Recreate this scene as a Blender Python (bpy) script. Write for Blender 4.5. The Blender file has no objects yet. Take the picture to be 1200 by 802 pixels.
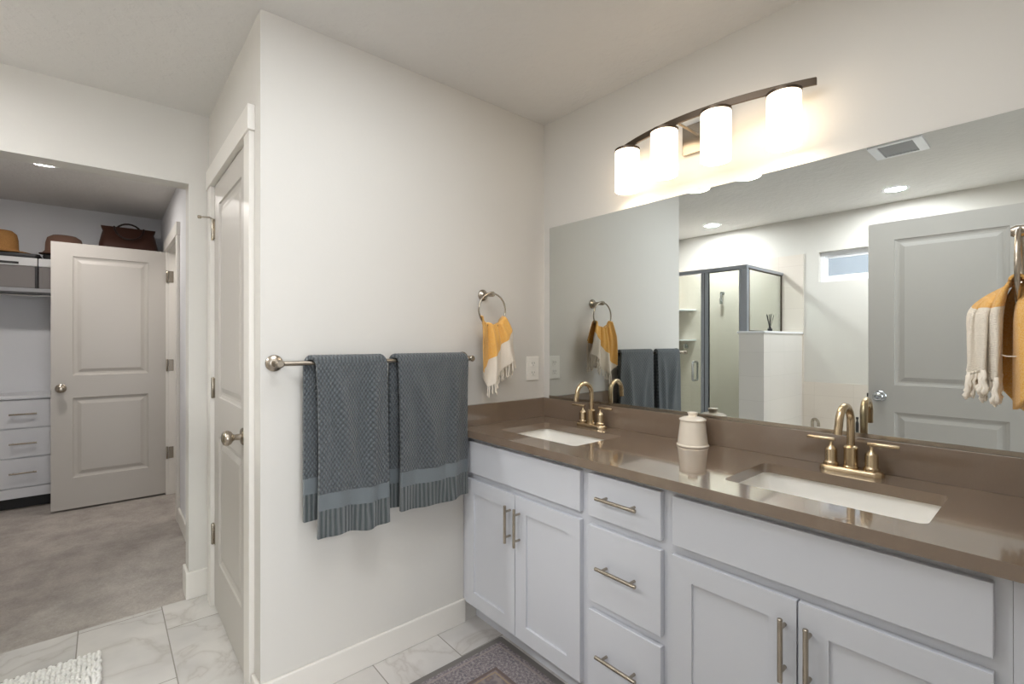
import bpy, bmesh, math, random
from math import sin, cos, pi, radians, sqrt, atan2
from mathutils import Vector, Matrix, noise
random.seed(7)
C = bpy.context.scene.collection
SC = bpy.context.scene

# ------------------------------------------------------------------ camera
cd = bpy.data.cameras.new('camera'); cam = bpy.data.objects.new('camera', cd); C.objects.link(cam)
cam.location = (0, 0, 1.291); cam.rotation_euler = (radians(90), 0, radians(49.375))
cd.sensor_width = 36; cd.lens = 557.0 / 1200 * 36; cd.shift_y = -0.0007; cd.clip_start = 0.01
SC.camera = cam

# ------------------------------------------------------------------ world, light, exposure
W = bpy.data.worlds.new('world'); SC.world = W; W.use_nodes = True
W.node_tree.nodes['Background'].inputs[0].default_value = (0.86, 0.92, 1.0, 1)
W.node_tree.nodes['Background'].inputs[1].default_value = 2.0
SC.view_settings.view_transform = 'Standard'; SC.view_settings.look = 'None'
SC.view_settings.gamma = 1; SC.view_settings.use_curve_mapping = False
SC.view_settings.exposure = 1.27
SC.cycles.use_denoising = True
SC.cycles.max_bounces = 10; SC.cycles.diffuse_bounces = 6; SC.cycles.glossy_bounces = 6
SC.cycles.transmission_bounces = 8; SC.cycles.transparent_max_bounces = 12
SC.cycles.sample_clamp_indirect = 6
SC.cycles.caustics_reflective = False; SC.cycles.caustics_refractive = False
SHADE_E = 1.6          # vanity shades
DOWN_E = 235.0          # recessed discs
CLOSET_E = 100.0
DAY_FILL_W = 20.0           # added bedroom area light in place of daylight

def area(name, loc, rot, sx, sy, w, col):
    l = bpy.data.lights.new(name, 'AREA'); l.shape = 'RECTANGLE'; l.size = sx; l.size_y = sy; l.energy = w; l.color = col
    o = bpy.data.objects.new(name, l); C.objects.link(o); o.location = loc; o.rotation_euler = rot; return o
area('added_bedroom_fill', (3.10, 0.15, 1.35), (0, radians(90), 0), 1.7, 2.4, DAY_FILL_W, (0.90, 0.95, 1.0))  # added area light, stands in for daylight from the unseen bedroom
area('added_room_fill', (-0.65, 0.575, 2.43), (0, 0, 0), 1.1, 0.85, 7.3, (0.93, 0.965, 1.0))  # unseen fill added overhead to brighten the room, no fixture there
area('added_passage_fill', (-4.3, 1.05, 2.43), (0, 0, 0), 0.5, 0.5, 3.5, (1.0, 0.93, 0.85))  # added fill that lightens the passage past the closet door

# ------------------------------------------------------------------ helpers
def lin(c):
    return tuple(((v / 255) / 12.92 if v / 255 <= 0.04045 else ((v / 255 + 0.055) / 1.055) ** 2.4) for v in c) + (1,)

class NT:
    def __init__(s, name):
        s.m = bpy.data.materials.new(name); s.m.use_nodes = True; s.t = s.m.node_tree; s.n = s.t.nodes
        s.b = s.n['Principled BSDF']
    def node(s, typ, **kw):
        n = s.n.new(typ)
        for k, v in kw.items():
            if k.startswith('i_'): n.inputs[k[2:].replace('_', ' ')].default_value = v
            else: setattr(n, k, v)
        return n
    def link(s, a, b): s.t.links.new(a, b)
    def math(s, op, a, b=None):
        n = s.n.new('ShaderNodeMath'); n.operation = op
        for i, v in enumerate((a, b)):
            if v is None: continue
            if isinstance(v, (int, float)): n.inputs[i].default_value = v
            else: s.link(v, n.inputs[i])
        return n.outputs[0]
    def mix(s, f, a, b):
        n = s.n.new('ShaderNodeMix'); n.data_type = 'RGBA'
        if isinstance(f, (int, float)): n.inputs[0].default_value = f
        else: s.link(f, n.inputs[0])
        for i, v in ((6, a), (7, b)):
            if isinstance(v, tuple): n.inputs[i].default_value = v
            else: s.link(v, n.inputs[i])
        return n.outputs[2]
    def bump(s, h, strength, dist=0.002):
        n = s.n.new('ShaderNodeBump'); n.inputs['Strength'].default_value = strength; n.inputs['Distance'].default_value = dist
        s.link(h, n.inputs['Height']); s.link(n.outputs[0], s.b.inputs['Normal'])
    def obj(s): return s.node('ShaderNodeTexCoord').outputs['Object']
    def uv(s):
        u = s.node('ShaderNodeTexCoord').outputs['UV']; x = s.node('ShaderNodeSeparateXYZ'); s.link(u, x.inputs[0])
        return x.outputs[0], x.outputs[1]
    def noise(s, vec, scale, detail=2, rough=0.5):
        n = s.node('ShaderNodeTexNoise'); n.inputs['Scale'].default_value = scale; n.inputs['Detail'].default_value = detail
        n.inputs['Roughness'].default_value = rough
        if vec: s.link(vec, n.inputs['Vector'])
        return n.outputs[0]
    def ramp(s, f, stops):
        n = s.node('ShaderNodeValToRGB'); e = n.color_ramp.elements
        e[0].position, e[0].color = stops[0]; e[1].position, e[1].color = stops[-1]
        for p, c in stops[1:-1]:
            q = e.new(p); q.color = c
        s.link(f, n.inputs[0]); return n.outputs[0]

def plain(name, col, rough=0.5, metal=0.0, bump=None, spec=0.5, coat=0.0, tint=None):
    a = NT(name); a.b.inputs['Base Color'].default_value = lin(col); a.b.inputs['Roughness'].default_value = rough
    a.b.inputs['Metallic'].default_value = metal; a.b.inputs['Specular IOR Level'].default_value = spec
    if coat: a.b.inputs['Coat Weight'].default_value = coat; a.b.inputs['Coat Roughness'].default_value = 0.05
    o = a.obj()
    f = a.noise(o, tint[0] if tint else 3.0, 3)
    k = tint[1] if tint else 0.03
    c2 = tuple(max(0, v * (1 - k)) for v in lin(col)[:3]) + (1,)
    a.link(a.mix(f, lin(col), c2), a.b.inputs['Base Color'])
    if bump: a.bump(a.noise(o, bump[0], 3), bump[1], bump[2])
    return a.m

def emit(name, col, strength):
    a = NT(name); a.b.inputs['Base Color'].default_value = (0.8, 0.8, 0.8, 1)
    a.b.inputs['Emission Color'].default_value = col; a.b.inputs['Emission Strength'].default_value = strength
    return a.m

M = {}
M['wall'] = plain('wall_paint', (213, 210, 204), 0.75, bump=(140, 0.10, 0.002))
M['wall_closet'] = plain('closet_wall_paint', (222, 222, 224), 0.75, bump=(140, 0.10, 0.002))
a = NT('ceiling_paint'); a.b.inputs['Roughness'].default_value = 0.8
a.b.inputs['Base Color'].default_value = lin((218, 216, 213))
n = a.noise(a.obj(), 26, 3, 0.55)
a.bump(a.ramp(n, [(0.42, (0, 0, 0, 1)), (0.58, (1, 1, 1, 1))]), 0.35, 0.003); M['ceiling'] = a.m
M['trim'] = plain('trim_paint', (226, 222, 215), 0.38)
M['door'] = plain('door_paint', (189, 184, 177), 0.42)
M['cab'] = plain('cabinet_paint', (206, 208, 214), 0.42)
M['nickel'] = plain('brushed_nickel', (176, 166, 152), 0.27, 1.0, tint=(60, 0.08))
M['brass'] = plain('warm_brushed_nickel', (205, 184, 152), 0.25, 1.0, tint=(60, 0.08))
M['bronze'] = plain('dark_bronze', (92, 80, 68), 0.38, 0.8)
M['chrome'] = plain('chrome', (200, 202, 204), 0.12, 1.0)
M['alu'] = plain('satin_aluminium', (172, 178, 188), 0.3, 0.75)
M['black'] = plain('black_plastic', (28, 27, 27), 0.5)
M['porcelain'] = plain('porcelain', (244, 242, 236), 0.12, coat=0.5)
M['ceramic'] = plain('ivory_ceramic', (236, 226, 210), 0.22, coat=0.4)
M['plastic'] = plain('white_plastic', (240, 237, 230), 0.35)
M['vinyl'] = plain('white_vinyl', (240, 241, 245), 0.35)
M['acrylic'] = plain('white_acrylic', (230, 228, 222), 0.2)

a = NT('quartz'); o = a.obj()
n1 = a.noise(o, 2.2, 5, 0.6); n2 = a.noise(o, 260, 1)
c = a.ramp(n1, [(0.35, lin((124, 106, 89))), (0.62, lin((132, 114, 97))), (0.74, lin((150, 132, 114)))])
a.link(a.mix(a.math('MULTIPLY', n2, 0.25), c, lin((100, 90, 82))), a.b.inputs['Base Color'])
a.b.inputs['Roughness'].default_value = 0.09; a.b.inputs['Specular IOR Level'].default_value = 1.0; a.b.inputs['Coat Weight'].default_value = 0.6; a.b.inputs['Coat Roughness'].default_value = 0.04
M['quartz'] = a.m

a = NT('mirror_glass'); a.b.inputs['Metallic'].default_value = 1; a.b.inputs['Roughness'].default_value = 0.0
a.b.inputs['Base Color'].default_value = (0.75, 0.79, 0.785, 1); M['mirror'] = a.m

def glass(name, col, rough=0.0):
    a = NT(name); out = a.n['Material Output']; a.n.remove(a.b)
    g = a.node('ShaderNodeBsdfGlossy'); g.inputs['Roughness'].default_value = rough
    t = a.node('ShaderNodeBsdfTransparent'); t.inputs[0].default_value = col
    lw = a.node('ShaderNodeLayerWeight'); lw.inputs[0].default_value = 0.5
    fr = a.math('ADD', a.math('MULTIPLY', a.math('POWER', lw.outputs['Facing'], 5.0), 0.96), 0.04)
    mx = a.node('ShaderNodeMixShader'); a.link(fr, mx.inputs[0]); a.link(t.outputs[0], mx.inputs[1]); a.link(g.outputs[0], mx.inputs[2])
    a.link(mx.outputs[0], out.inputs[0]); return a.m
M['glass'] = glass('shower_glass', (0.90, 0.93, 0.90, 1))
a = NT('obscure_glass'); a.b.inputs['Transmission Weight'].default_value = 0.85; a.b.inputs['Roughness'].default_value = 0.25
a.b.inputs['Base Color'].default_value = (0.62, 0.65, 0.68, 1)
mp = a.node('ShaderNodeMapping'); mp.inputs['Scale'].default_value = (9, 9, 70); a.link(a.obj(), mp.inputs[0])
a.bump(a.noise(mp.outputs[0], 1.0, 3), 0.6, 0.004); M['obscure'] = a.m

# marble floor tile, 0.30 x 0.61, running bond
a = NT('marble_tile'); o = a.obj()
mp = a.node('ShaderNodeMapping'); mp.inputs['Location'].default_value = (0.18, -0.212 + 0.3, 0); a.link(o, mp.inputs[0])
br = a.node('ShaderNodeTexBrick'); br.offset = 0.35
br.inputs['Scale'].default_value = 1.0; br.inputs['Brick Width'].default_value = 0.61; br.inputs['Row Height'].default_value = 0.30
br.inputs['Mortar Size'].default_value = 0.0022; br.inputs['Mortar Smooth'].default_value = 0.1
br.inputs['Color1'].default_value = (0, 0, 0, 1); br.inputs['Color2'].default_value = (1, 1, 1, 1); br.inputs['Mortar'].default_value = (0.5, 0.5, 0.5, 1)
a.link(mp.outputs[0], br.inputs['Vector'])
# veins: distorted noise, shifted per tile
ad = a.node('ShaderNodeVectorMath'); ad.operation = 'ADD'
sc_ = a.node('ShaderNodeVectorMath'); sc_.operation = 'SCALE'; sc_.inputs['Scale'].default_value = 7.0
a.link(br.outputs['Color'], sc_.inputs[0]); a.link(o, ad.inputs[0]); a.link(sc_.outputs[0], ad.inputs[1])
nn = a.node('ShaderNodeTexNoise'); nn.inputs['Scale'].default_value = 2.4; nn.inputs['Detail'].default_value = 5; nn.inputs['Distortion'].default_value = 1.3
a.link(ad.outputs[0], nn.inputs['Vector'])
v = a.math('ABSOLUTE', a.math('SUBTRACT', nn.outputs[0], 0.5))
vein = a.ramp(v, [(0.0, (1, 1, 1, 1)), (0.012, (0.45, 0.45, 0.45, 1)), (0.05, (0, 0, 0, 1))])
cl = a.ramp(a.noise(ad.outputs[0], 3.5, 4), [(0.3, lin((212, 208, 203))), (0.7, lin((190, 187, 184)))])
vc = a.mix(a.math('MULTIPLY', vein, 0.33), cl, lin((150, 139, 128)))
a.link(a.mix(br.outputs['Fac'], vc, lin((150, 145, 138))), a.b.inputs['Base Color'])
a.b.inputs['Roughness'].default_value = 0.25
a.bump(a.math('SUBTRACT', 1.0, br.outputs['Fac']), 0.5, 0.001); M['marble'] = a.m

def tile(name, col, grout, w, h, vec=('x', 'z'), rough=0.2):
    a = NT(name); s = a.node('ShaderNodeSeparateXYZ'); a.link(a.obj(), s.inputs[0])
    cb = a.node('ShaderNodeCombineXYZ'); ix = dict(x=0, y=1, z=2)
    a.link(s.outputs[ix[vec[0]]], cb.inputs[0]); a.link(s.outputs[ix[vec[1]]], cb.inputs[1])
    br = a.node('ShaderNodeTexBrick'); br.offset = 0.0
    br.inputs['Scale'].default_value = 1; br.inputs['Brick Width'].default_value = w; br.inputs['Row Height'].default_value = h
    br.inputs['Mortar Size'].default_value = 0.0018
    br.inputs['Color1'].default_value = lin(col); br.inputs['Color2'].default_value = lin(tuple(v - 3 for v in col)); br.inputs['Mortar'].default_value = lin(grout)
    a.link(cb.outputs[0], br.inputs['Vector']); a.link(br.outputs['Color'], a.b.inputs['Base Color'])
    a.b.inputs['Roughness'].default_value = rough
    return a.m
M['tile_s'] = tile('surround_tile', (222, 213, 203), (210, 201, 191), 0.30, 0.20)
M['tile_w'] = tile('surround_tile_side', (222, 213, 203), (210, 201, 191), 0.30, 0.20, ('y', 'z'))

a = NT('carpet'); o = a.obj()
big = a.noise(o, 5.0, 6, 0.7); fine = a.noise(o, 75, 4, 0.8)
c = a.ramp(big, [(0.35, lin((172, 165, 159))), (0.62, lin((204, 196, 188)))])
a.link(a.mix(a.math('MULTIPLY', fine, 0.7), c, lin((120, 113, 108))), a.b.inputs['Base Color'])
a.b.inputs['Roughness'].default_value = 1.0; a.b.inputs['Specular IOR Level'].default_value = 0.1
a.bump(fine, 0.8, 0.006); M['carpet'] = a.m

# grey bath towel: honeycomb weave, plain band, ribbed hem. UV = metres across, metres from the nearest end
a = NT('grey_towel'); u, v = a.uv()
k = 2 * pi / 0.027
d1 = a.math('SINE', a.math('MULTIPLY', a.math('ADD', a.math('MULTIPLY', u, 1.0), a.math('MULTIPLY', v, 0.62)), k))
d2 = a.math('SINE', a.math('MULTIPLY', a.math('SUBTRACT', a.math('MULTIPLY', u, 1.0), a.math('MULTIPLY', v, 0.62)), k))
wf = a.math('MULTIPLY', a.math('ABSOLUTE', a.math('MULTIPLY', d1, d2)), 1.0)
wf = a.math('POWER', wf, 0.5)
rib = a.math('ADD', a.math('MULTIPLY', a.math('SINE', a.math('MULTIPLY', u, 2 * pi / 0.016)), 0.5), 0.5)
bandA = a.math('GREATER_THAN', v, 0.155); bandB = a.math('LESS_THAN', v, 0.098)
weave = a.math('MULTIPLY', wf, bandA)
hem = a.math('MULTIPLY', rib, bandB)
flat = a.math('SUBTRACT', 1.0, a.math('ADD', bandA, bandB))
fz = a.noise(a.obj(), 500, 2)
body = a.mix(wf, lin((44, 50, 54)), lin((106, 112, 116)))  # crevice shade painted into the colour: weave grooves darker than ridges
hemc = a.mix(rib, lin((66, 76, 76)), lin((112, 116, 117)))
c = a.mix(bandB, body, hemc); c = a.mix(flat, c, lin((112, 119, 123)))
c = a.mix(a.math('MULTIPLY', fz, 0.3), c, lin((66, 73, 76)))
a.link(c, a.b.inputs['Base Color']); a.b.inputs['Roughness'].default_value = 0.95
a.b.inputs['Sheen Weight'].default_value = 0.25
a.bump(a.math('ADD', a.math('ADD', weave, hem), a.math('MULTIPLY', fz, 0.25)), 1.0, 0.006); M['towel'] = a.m

def handtowel(name, yel, white, split):
    a = NT(name); u, v = a.uv()
    th = a.noise(a.obj(), 420, 2, 0.7)
    wv = a.math('MULTIPLY', a.math('ADD', a.math('SINE', a.math('MULTIPLY', v, 2 * pi / 0.0045)), 1.0), 0.5)
    y = a.mix(a.ramp(th, [(0.35, (0, 0, 0, 1)), (0.7, (0.75, 0.75, 0.75, 1))]), lin(yel), lin(tuple(min(255, int(q * 0.5 + w * 0.5)) for q, w in zip(yel, white))))
    w = a.mix(th, lin(white), lin(tuple(q - 22 for q in white)))
    s = a.math('LESS_THAN', v, split)
    a.link(a.mix(s, y, w), a.b.inputs['Base Color']); a.b.inputs['Roughness'].default_value = 0.95
    a.b.inputs['Sheen Weight'].default_value = 0.2
    a.bump(a.math('ADD', a.math('MULTIPLY', th, 1.2), a.math('MULTIPLY', wv, 0.5)), 0.7, 0.002)
    return a.m
M['mustard'] = handtowel('mustard_towel', (226, 164, 58), (238, 228, 214), 0.098)
M['mustard2'] = handtowel('mustard_towel_near', (216, 158, 66), (234, 224, 208), 0.185)
M['fringe'] = plain('cotton_fringe', (234, 225, 211), 0.95, bump=(600, 0.5, 0.001))

a = NT('faded_rug'); u, v = a.uv()     # UV metres from the rug's west and north edges
cb = a.node('ShaderNodeCombineXYZ'); a.link(u, cb.inputs[0]); a.link(v, cb.inputs[1])
vo = a.node('ShaderNodeTexVoronoi'); vo.inputs['Scale'].default_value = 48; a.link(cb.outputs[0], vo.inputs['Vector'])
fine = a.noise(cb.outputs[0], 260, 2, 0.7); mid = a.noise(cb.outputs[0], 95, 3, 0.7)
dmin = a.math('MINIMUM', u, v)
border = a.ramp(a.math('ADD', mid, a.math('MULTIPLY', fine, 0.35)), [(0.5, lin((96, 96, 103))), (0.66, lin((128, 119, 121))), (0.8, lin((158, 151, 150)))])
field = a.ramp(vo.outputs['Distance'], [(0.05, lin((146, 128, 112))), (0.3, lin((122, 106, 101))), (0.5, lin((104, 99, 106))), (0.8, lin((144, 136, 131)))])
field = a.mix(a.math('MULTIPLY', fine, 0.6), field, lin((126, 112, 112)))
c = a.mix(a.math('GREATER_THAN', dmin, 0.145), border, field)
for p, w_, col in ((0.145, 0.006, (106, 92, 88)), (0.16, 0.004, (150, 132, 112)), (0.045, 0.004, (150, 140, 136)), (0.012, 0.013, (116, 112, 108))):
    ln = a.math('LESS_THAN', a.math('ABSOLUTE', a.math('SUBTRACT', dmin, p)), w_)
    c = a.mix(ln, c, lin(col))
a.link(c, a.b.inputs['Base Color']); a.b.inputs['Roughness'].default_value = 1.0; a.bump(fine, 0.4, 0.002); M['rug'] = a.m
M['mat'] = plain('white_chenille', (236, 234, 230), 1.0, bump=(500, 0.5, 0.001))
M['fabric_grey'] = plain('grey_fabric', (126, 121, 119), 0.9, bump=(500, 0.4, 0.001))
M['fabric_white'] = plain('white_fabric', (214, 213, 213), 0.8)
a = NT('straw'); o = a.obj()
w_ = a.node('ShaderNodeTexWave'); w_.bands_direction = 'Z'; w_.inputs['Scale'].default_value = 40; w_.inputs['Distortion'].default_value = 2; a.link(o, w_.inputs['Vector'])
n = a.noise(o, 120, 2)
a.link(a.mix(a.math('MULTIPLY', a.math('ADD', w_.outputs[1], n), 0.5), lin((196, 146, 84)), lin((130, 86, 42))), a.b.inputs['Base Color'])
a.bump(w_.outputs[1], 0.6, 0.003); a.b.inputs['Roughness'].default_value = 0.8; M['straw'] = a.m
M['felt'] = plain('brown_felt', (112, 84, 70), 0.95)
M['leather_dark'] = plain('dark_leather_strap', (44, 24, 18), 0.4)
M['leather'] = plain('brown_leather', (74, 42, 30), 0.42, bump=(60, 0.3, 0.002), tint=(9, 0.35))
M['closet_white'] = plain('closet_melamine', (216, 216, 219), 0.5)
M['shelf'] = plain('closet_shelf_grey', (150, 150, 152), 0.6)
M['siding'] = plain('grey_siding', (178, 180, 182), 0.8)
M['lens'] = emit('downlight_lens', (0.98, 0.985, 1.0, 1), DOWN_E)
M['lens_closet'] = emit('closet_lens', (1.0, 0.95, 0.90, 1), CLOSET_E)
M['shade'] = emit('opal_glass_lit', (1.0, 0.80, 0.58, 1), SHADE_E)
M['shade_rim'] = emit('opal_glass_rim', (1.0, 0.86, 0.68, 1), 1.3)
M['bulb'] = emit('shade_interior_lit', (1.0, 0.86, 0.68, 1), SHADE_E * 3.6)

def wpos(p):
    v = Vector((0, 0, 0))
    while p is not None: v = v + Vector(p.location); p = p.parent
    return v
def obj(name, bm, mat, parent=None, smooth=False, loc=None, bevel=0.0):
    """world-coordinate bmesh -> one mesh object (under parent)."""
    bmesh.ops.recalc_face_normals(bm, faces=bm.faces)
    me = bpy.data.meshes.new(name)
    if parent is None and loc is None:
        xs = [v.co for v in bm.verts]
        loc = Vector((sum(v.x for v in xs) / len(xs), sum(v.y for v in xs) / len(xs), min(v.z for v in xs)))
        if mat is not None and getattr(mat, 'name', '') in KEEP: loc = Vector((0, 0, 0))
    off = wpos(parent) if parent else Vector(loc)
    for v in bm.verts: v.co -= off
    bm.to_mesh(me); bm.free()
    mats = mat if isinstance(mat, (list, tuple)) else [mat]
    for m_ in mats: me.materials.append(m_)
    if smooth:
        for p in me.polygons: p.use_smooth = True
        if smooth == 'auto':
            me.set_sharp_from_angle(angle=radians(38))
    o = bpy.data.objects.new(name, me); C.objects.link(o)
    if parent: o.parent = parent
    else: o.location = loc
    if bevel:
        b = o.modifiers.new('bevel', 'BEVEL'); b.width = bevel; b.segments = 2; b.limit_method = 'ANGLE'; b.angle_limit = radians(40)
    return o
KEEP = {'marble_tile', 'surround_tile', 'surround_tile_side', 'carpet'}
def tag(o, label=None, cat=None, group=None, kind=None):
    if label: o['label'] = label
    if cat: o['category'] = cat
    if group: o['group'] = group
    if kind: o['kind'] = kind
    return o
def thing(name, loc, label, cat, group=None):
    o = bpy.data.objects.new(name, None); C.objects.link(o); o.location = loc; o.empty_display_size = 0.1
    return tag(o, label, cat, group)
def struct(name, bm, mat, parent=None, **kw):
    o = obj(name, bm, mat, parent, **kw)
    if not parent: o['kind'] = 'structure'
    return o
def BM(): return bmesh.new()
def box(bm, x0, x1, y0, y1, z0, z1, mi=0):
    x0, x1 = sorted((x0, x1)); y0, y1 = sorted((y0, y1)); z0, z1 = sorted((z0, z1))
    v = [bm.verts.new(p) for p in ((x0, y0, z0), (x1, y0, z0), (x1, y1, z0), (x0, y1, z0), (x0, y0, z1), (x1, y0, z1), (x1, y1, z1), (x0, y1, z1))]
    for f in ((0, 3, 2, 1), (4, 5, 6, 7), (0, 1, 5, 4), (1, 2, 6, 5), (2, 3, 7, 6), (3, 0, 4, 7)):
        q = bm.faces.new([v[i] for i in f]); q.material_index = mi
    return bm
def B(*a): return box(BM(), *a)
def loft(bm, rings, cap0=True, cap1=True, closed=True, mi=0):
    R_ = [[bm.verts.new(p) for p in r] for r in rings]; n = len(R_[0])
    for a_, b_ in zip(R_, R_[1:]):
        for i in range(n if closed else n - 1):
            j = (i + 1) % n
            f = bm.faces.new((a_[i], a_[j], b_[j], b_[i])); f.material_index = mi
    if cap0: bm.faces.new(R_[0][::-1]).material_index = mi
    if cap1: bm.faces.new(R_[-1]).material_index = mi
    return bm
def frame_of(d):
    d = d.normalized(); up = Vector((0, 0, 1)) if abs(d.z) < 0.95 else Vector((1, 0, 0))
    a_ = d.cross(up).normalized(); return a_, d.cross(a_).normalized()
def lathe(bm, base, axis, prof, n=32, cap0=True, cap1=True, mi=0):
    base = Vector(base); d = Vector(axis).normalized(); a_, b_ = frame_of(d)
    rings = [[base + d * h + (a_ * cos(2 * pi * i / n) + b_ * sin(2 * pi * i / n)) * max(r, 1e-5) for i in range(n)] for r, h in prof]
    return loft(bm, rings, cap0, cap1, mi=mi)
def tube(bm, pts, r, n=12, closed=False, mi=0):
    pts = [Vector(p) for p in pts]; rr = r if isinstance(r, (list, tuple)) else [r] * len(pts)
    T = []
    m = len(pts)
    for i in range(m):
        if closed: t = pts[(i + 1) % m] - pts[i - 1]
        else: t = pts[min(i + 1, m - 1)] - pts[max(i - 1, 0)]
        T.append(t.normalized())
    a_, b_ = frame_of(T[0]); rings = []
    for i in range(m):
        if i:
            ax = T[i - 1].cross(T[i])
            if ax.length > 1e-7:
                rot = Matrix.Rotation(T[i - 1].angle(T[i]), 3, ax.normalized()); a_ = rot @ a_; b_ = rot @ b_
        rings.append([pts[i] + (a_ * cos(2 * pi * k / n) + b_ * sin(2 * pi * k / n)) * rr[i] for k in range(n)])
    if closed:
        rings.append(rings[0]); return loft(bm, rings, False, False, mi=mi)
    return loft(bm, rings, True, True, mi=mi)
def rrect(cx, cy, w, h, r, z, n=6):
    pts = []
    for sx, sy, a0 in ((1, 1, 0), (-1, 1, 90), (-1, -1, 180), (1, -1, 270)):
        for i in range(n + 1):
            t = radians(a0 + 90 * i / n); pts.append((cx + sx * (w / 2 - r) + r * cos(t), cy + sy * (h / 2 - r) + r * sin(t), z))
    return pts

# panelled slab: local frame origin O, U (width dir), Wd (normal); z up
def panel_slab(bm, O, U, N, w, h, t, rects, prof, both=True):
    """slab of width w along U, height h along z, thickness t towards -N; face N (and -N if both) carries nested panels.
       rects: (u0,u1,z0,z1); prof: list of (inset, depth)."""
    O = Vector(O); U = Vector(U); N = Vector(N); Z = Vector((0, 0, 1))
    def P(u_, z_, d_): return bm.verts.new(O + U * u_ + Z * z_ - N * d_)
    def face(base, sgn):
        us = sorted({0, w} | {r[0] for r in rects} | {r[1] for r in rects}); zs = sorted({0, h} | {r[2] for r in rects} | {r[3] for r in rects})
        for a_, b_ in zip(us, us[1:]):
            for c_, d_ in zip(zs, zs[1:]):
                if any(r[0] - 1e-6 <= a_ and b_ <= r[1] + 1e-6 and r[2] - 1e-6 <= c_ and d_ <= r[3] + 1e-6 for r in rects): continue
                bm.faces.new([P(*q, base) for q in ((a_, c_), (b_, c_), (b_, d_), (a_, d_))])
        for r in rects:
            pr = [(0, 0)] + list(prof)
            def ring(ins, dep): return [P(u_, z_, base + sgn * dep) for u_, z_ in ((r[0] + ins, r[2] + ins), (r[1] - ins, r[2] + ins), (r[1] - ins, r[3] - ins), (r[0] + ins, r[3] - ins))]
            prev = ring(*pr[0])
            for q in pr[1:]:
                cur = ring(*q)
                for i in range(4): bm.faces.new((prev[i], prev[(i + 1) % 4], cur[(i + 1) % 4], cur[i]))
                prev = cur
            bm.faces.new(prev)
    face(0, 1)
    if both: face(t, -1)
    else: bm.faces.new([P(*q, t) for q in ((0, 0), (w, 0), (w, h), (0, h))])
    for (a_, b_), (c_, d_) in (((0, 0), (w, 0)), ((w, 0), (w, h)), ((w, h), (0, h)), ((0, h), (0, 0))):
        bm.faces.new((P(a_, b_, 0), P(c_, d_, 0), P(c_, d_, t), P(a_, b_, t)))
    bmesh.ops.remove_doubles(bm, verts=bm.verts, dist=1e-5)
    return bm
DOORPROF = [(0.003, 0.006), (0.016, 0.011), (0.026, 0.011), (0.050, 0.003), (0.056, 0.003)]

def wall_rects(bm, axis, p0, p1, a0, a1, z0, z1, holes=()):
    """wall slab between p0..p1 on its thin axis; a along the other; holes (a0,a1,z0,z1)."""
    as_ = sorted({a0, a1} | {h[0] for h in holes} | {h[1] for h in holes}); zs = sorted({z0, z1} | {h[2] for h in holes} | {h[3] for h in holes})
    for a_, b_ in zip(as_, as_[1:]):
        for c_, d_ in zip(zs, zs[1:]):
            if any(h[0] - 1e-6 <= a_ and b_ <= h[1] + 1e-6 and h[2] - 1e-6 <= c_ and d_ <= h[3] + 1e-6 for h in holes): continue
            if axis == 'y': box(bm, a_, b_, p0, p1, c_, d_)
            else: box(bm, p0, p1, a_, b_, c_, d_)
    bmesh.ops.remove_doubles(bm, verts=bm.verts, dist=1e-5)
    # drop the inner faces shared by neighbouring boxes
    seen = {}
    for f in list(bm.faces):
        k_ = tuple(sorted(v.index for v in f.verts)) if False else tuple(sorted((round(v.co.x, 4), round(v.co.y, 4), round(v.co.z, 4)) for v in f.verts))
        seen.setdefault(k_, []).append(f)
    for fs in seen.values():
        if len(fs) > 1:
            for f in fs: bm.faces.remove(f)
    return bm

# ------------------------------------------------------------------ key planes
YN, XT, YB, XC, YS, XE, H = 1.777, -1.81, 0.409, -2.863, -1.40, 0.015, 2.44
T = 0.12
# ------------------------------------------------------------------ structure
struct('floor', B(XC, XE + T, YS - T, YN + T, -0.08, 0.0), M['marble'])
struct('floor_closet', B(-5.70, XC, -1.6, 1.70, -0.08, 0.0), M['carpet'])
struct('floor_bedroom', B(XE + T, 3.4, -2.2, 2.4, -0.08, 0.0), M['carpet'])
struct('ceiling', B(-5.75, 3.4, -2.2, 2.4, H, H + 0.1), M['ceiling'], loc=(0, 0, 0))
struct('wall_north', B(XC - T, XE + T, YN, YN + T, 0, H), M['wall'])
struct('wall_west', B(XT - T, XT, YB + T, YN, 0, H), M['wall'])
struct('wall_nook', wall_rects(BM(), 'y', YB, YB + T, XC, XT, 0, H, [(-2.70, -1.985, 0, 2.05)]), M['wall'])
OY0, OY1 = -0.52, 0.322
struct('wall_closet_east', wall_rects(BM(), 'x', XC - T, XC, YS - T, YN, 0, H, [(OY0, OY1, 0, 2.08)]), M['wall'])
struct('wall_closet_north', wall_rects(BM(), 'y', 0.41, 0.53, -5.58, XC - T, 0, H, [(-4.925, -4.205, 0, 2.05)]), M['wall_closet'])
struct('wall_closet_west', B(-5.70, -5.58, -1.6, 1.70, 0, H), M['wall_closet'])
struct('wall_closet_south', B(-5.58, XC - T, -1.6, -1.48, 0, H), M['wall_closet'])
struct('wall_passage_north', B(-5.58, XC - T, 1.58, 1.70, 0, H), M['wall_closet'])
WX0, WX1, WZ0, WZ1 = -1.467, -0.85, 1.826, 2.102
struct('wall_south', wall_rects(BM(), 'y', YS - T, YS, XC, XE + T, 0, H, [(WX0, WX1, WZ0, WZ1)]), M['wall'])
struct('wall_east', wall_rects(BM(), 'x', XE, XE + T, YS, YN, 0, H, [(-0.27, 0.60, 0, 2.06)]), M['wall'])
struct('wall_bedroom_north', B(XE + T, 3.4, 2.28, 2.4, 0, H), M['wall'])
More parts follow.
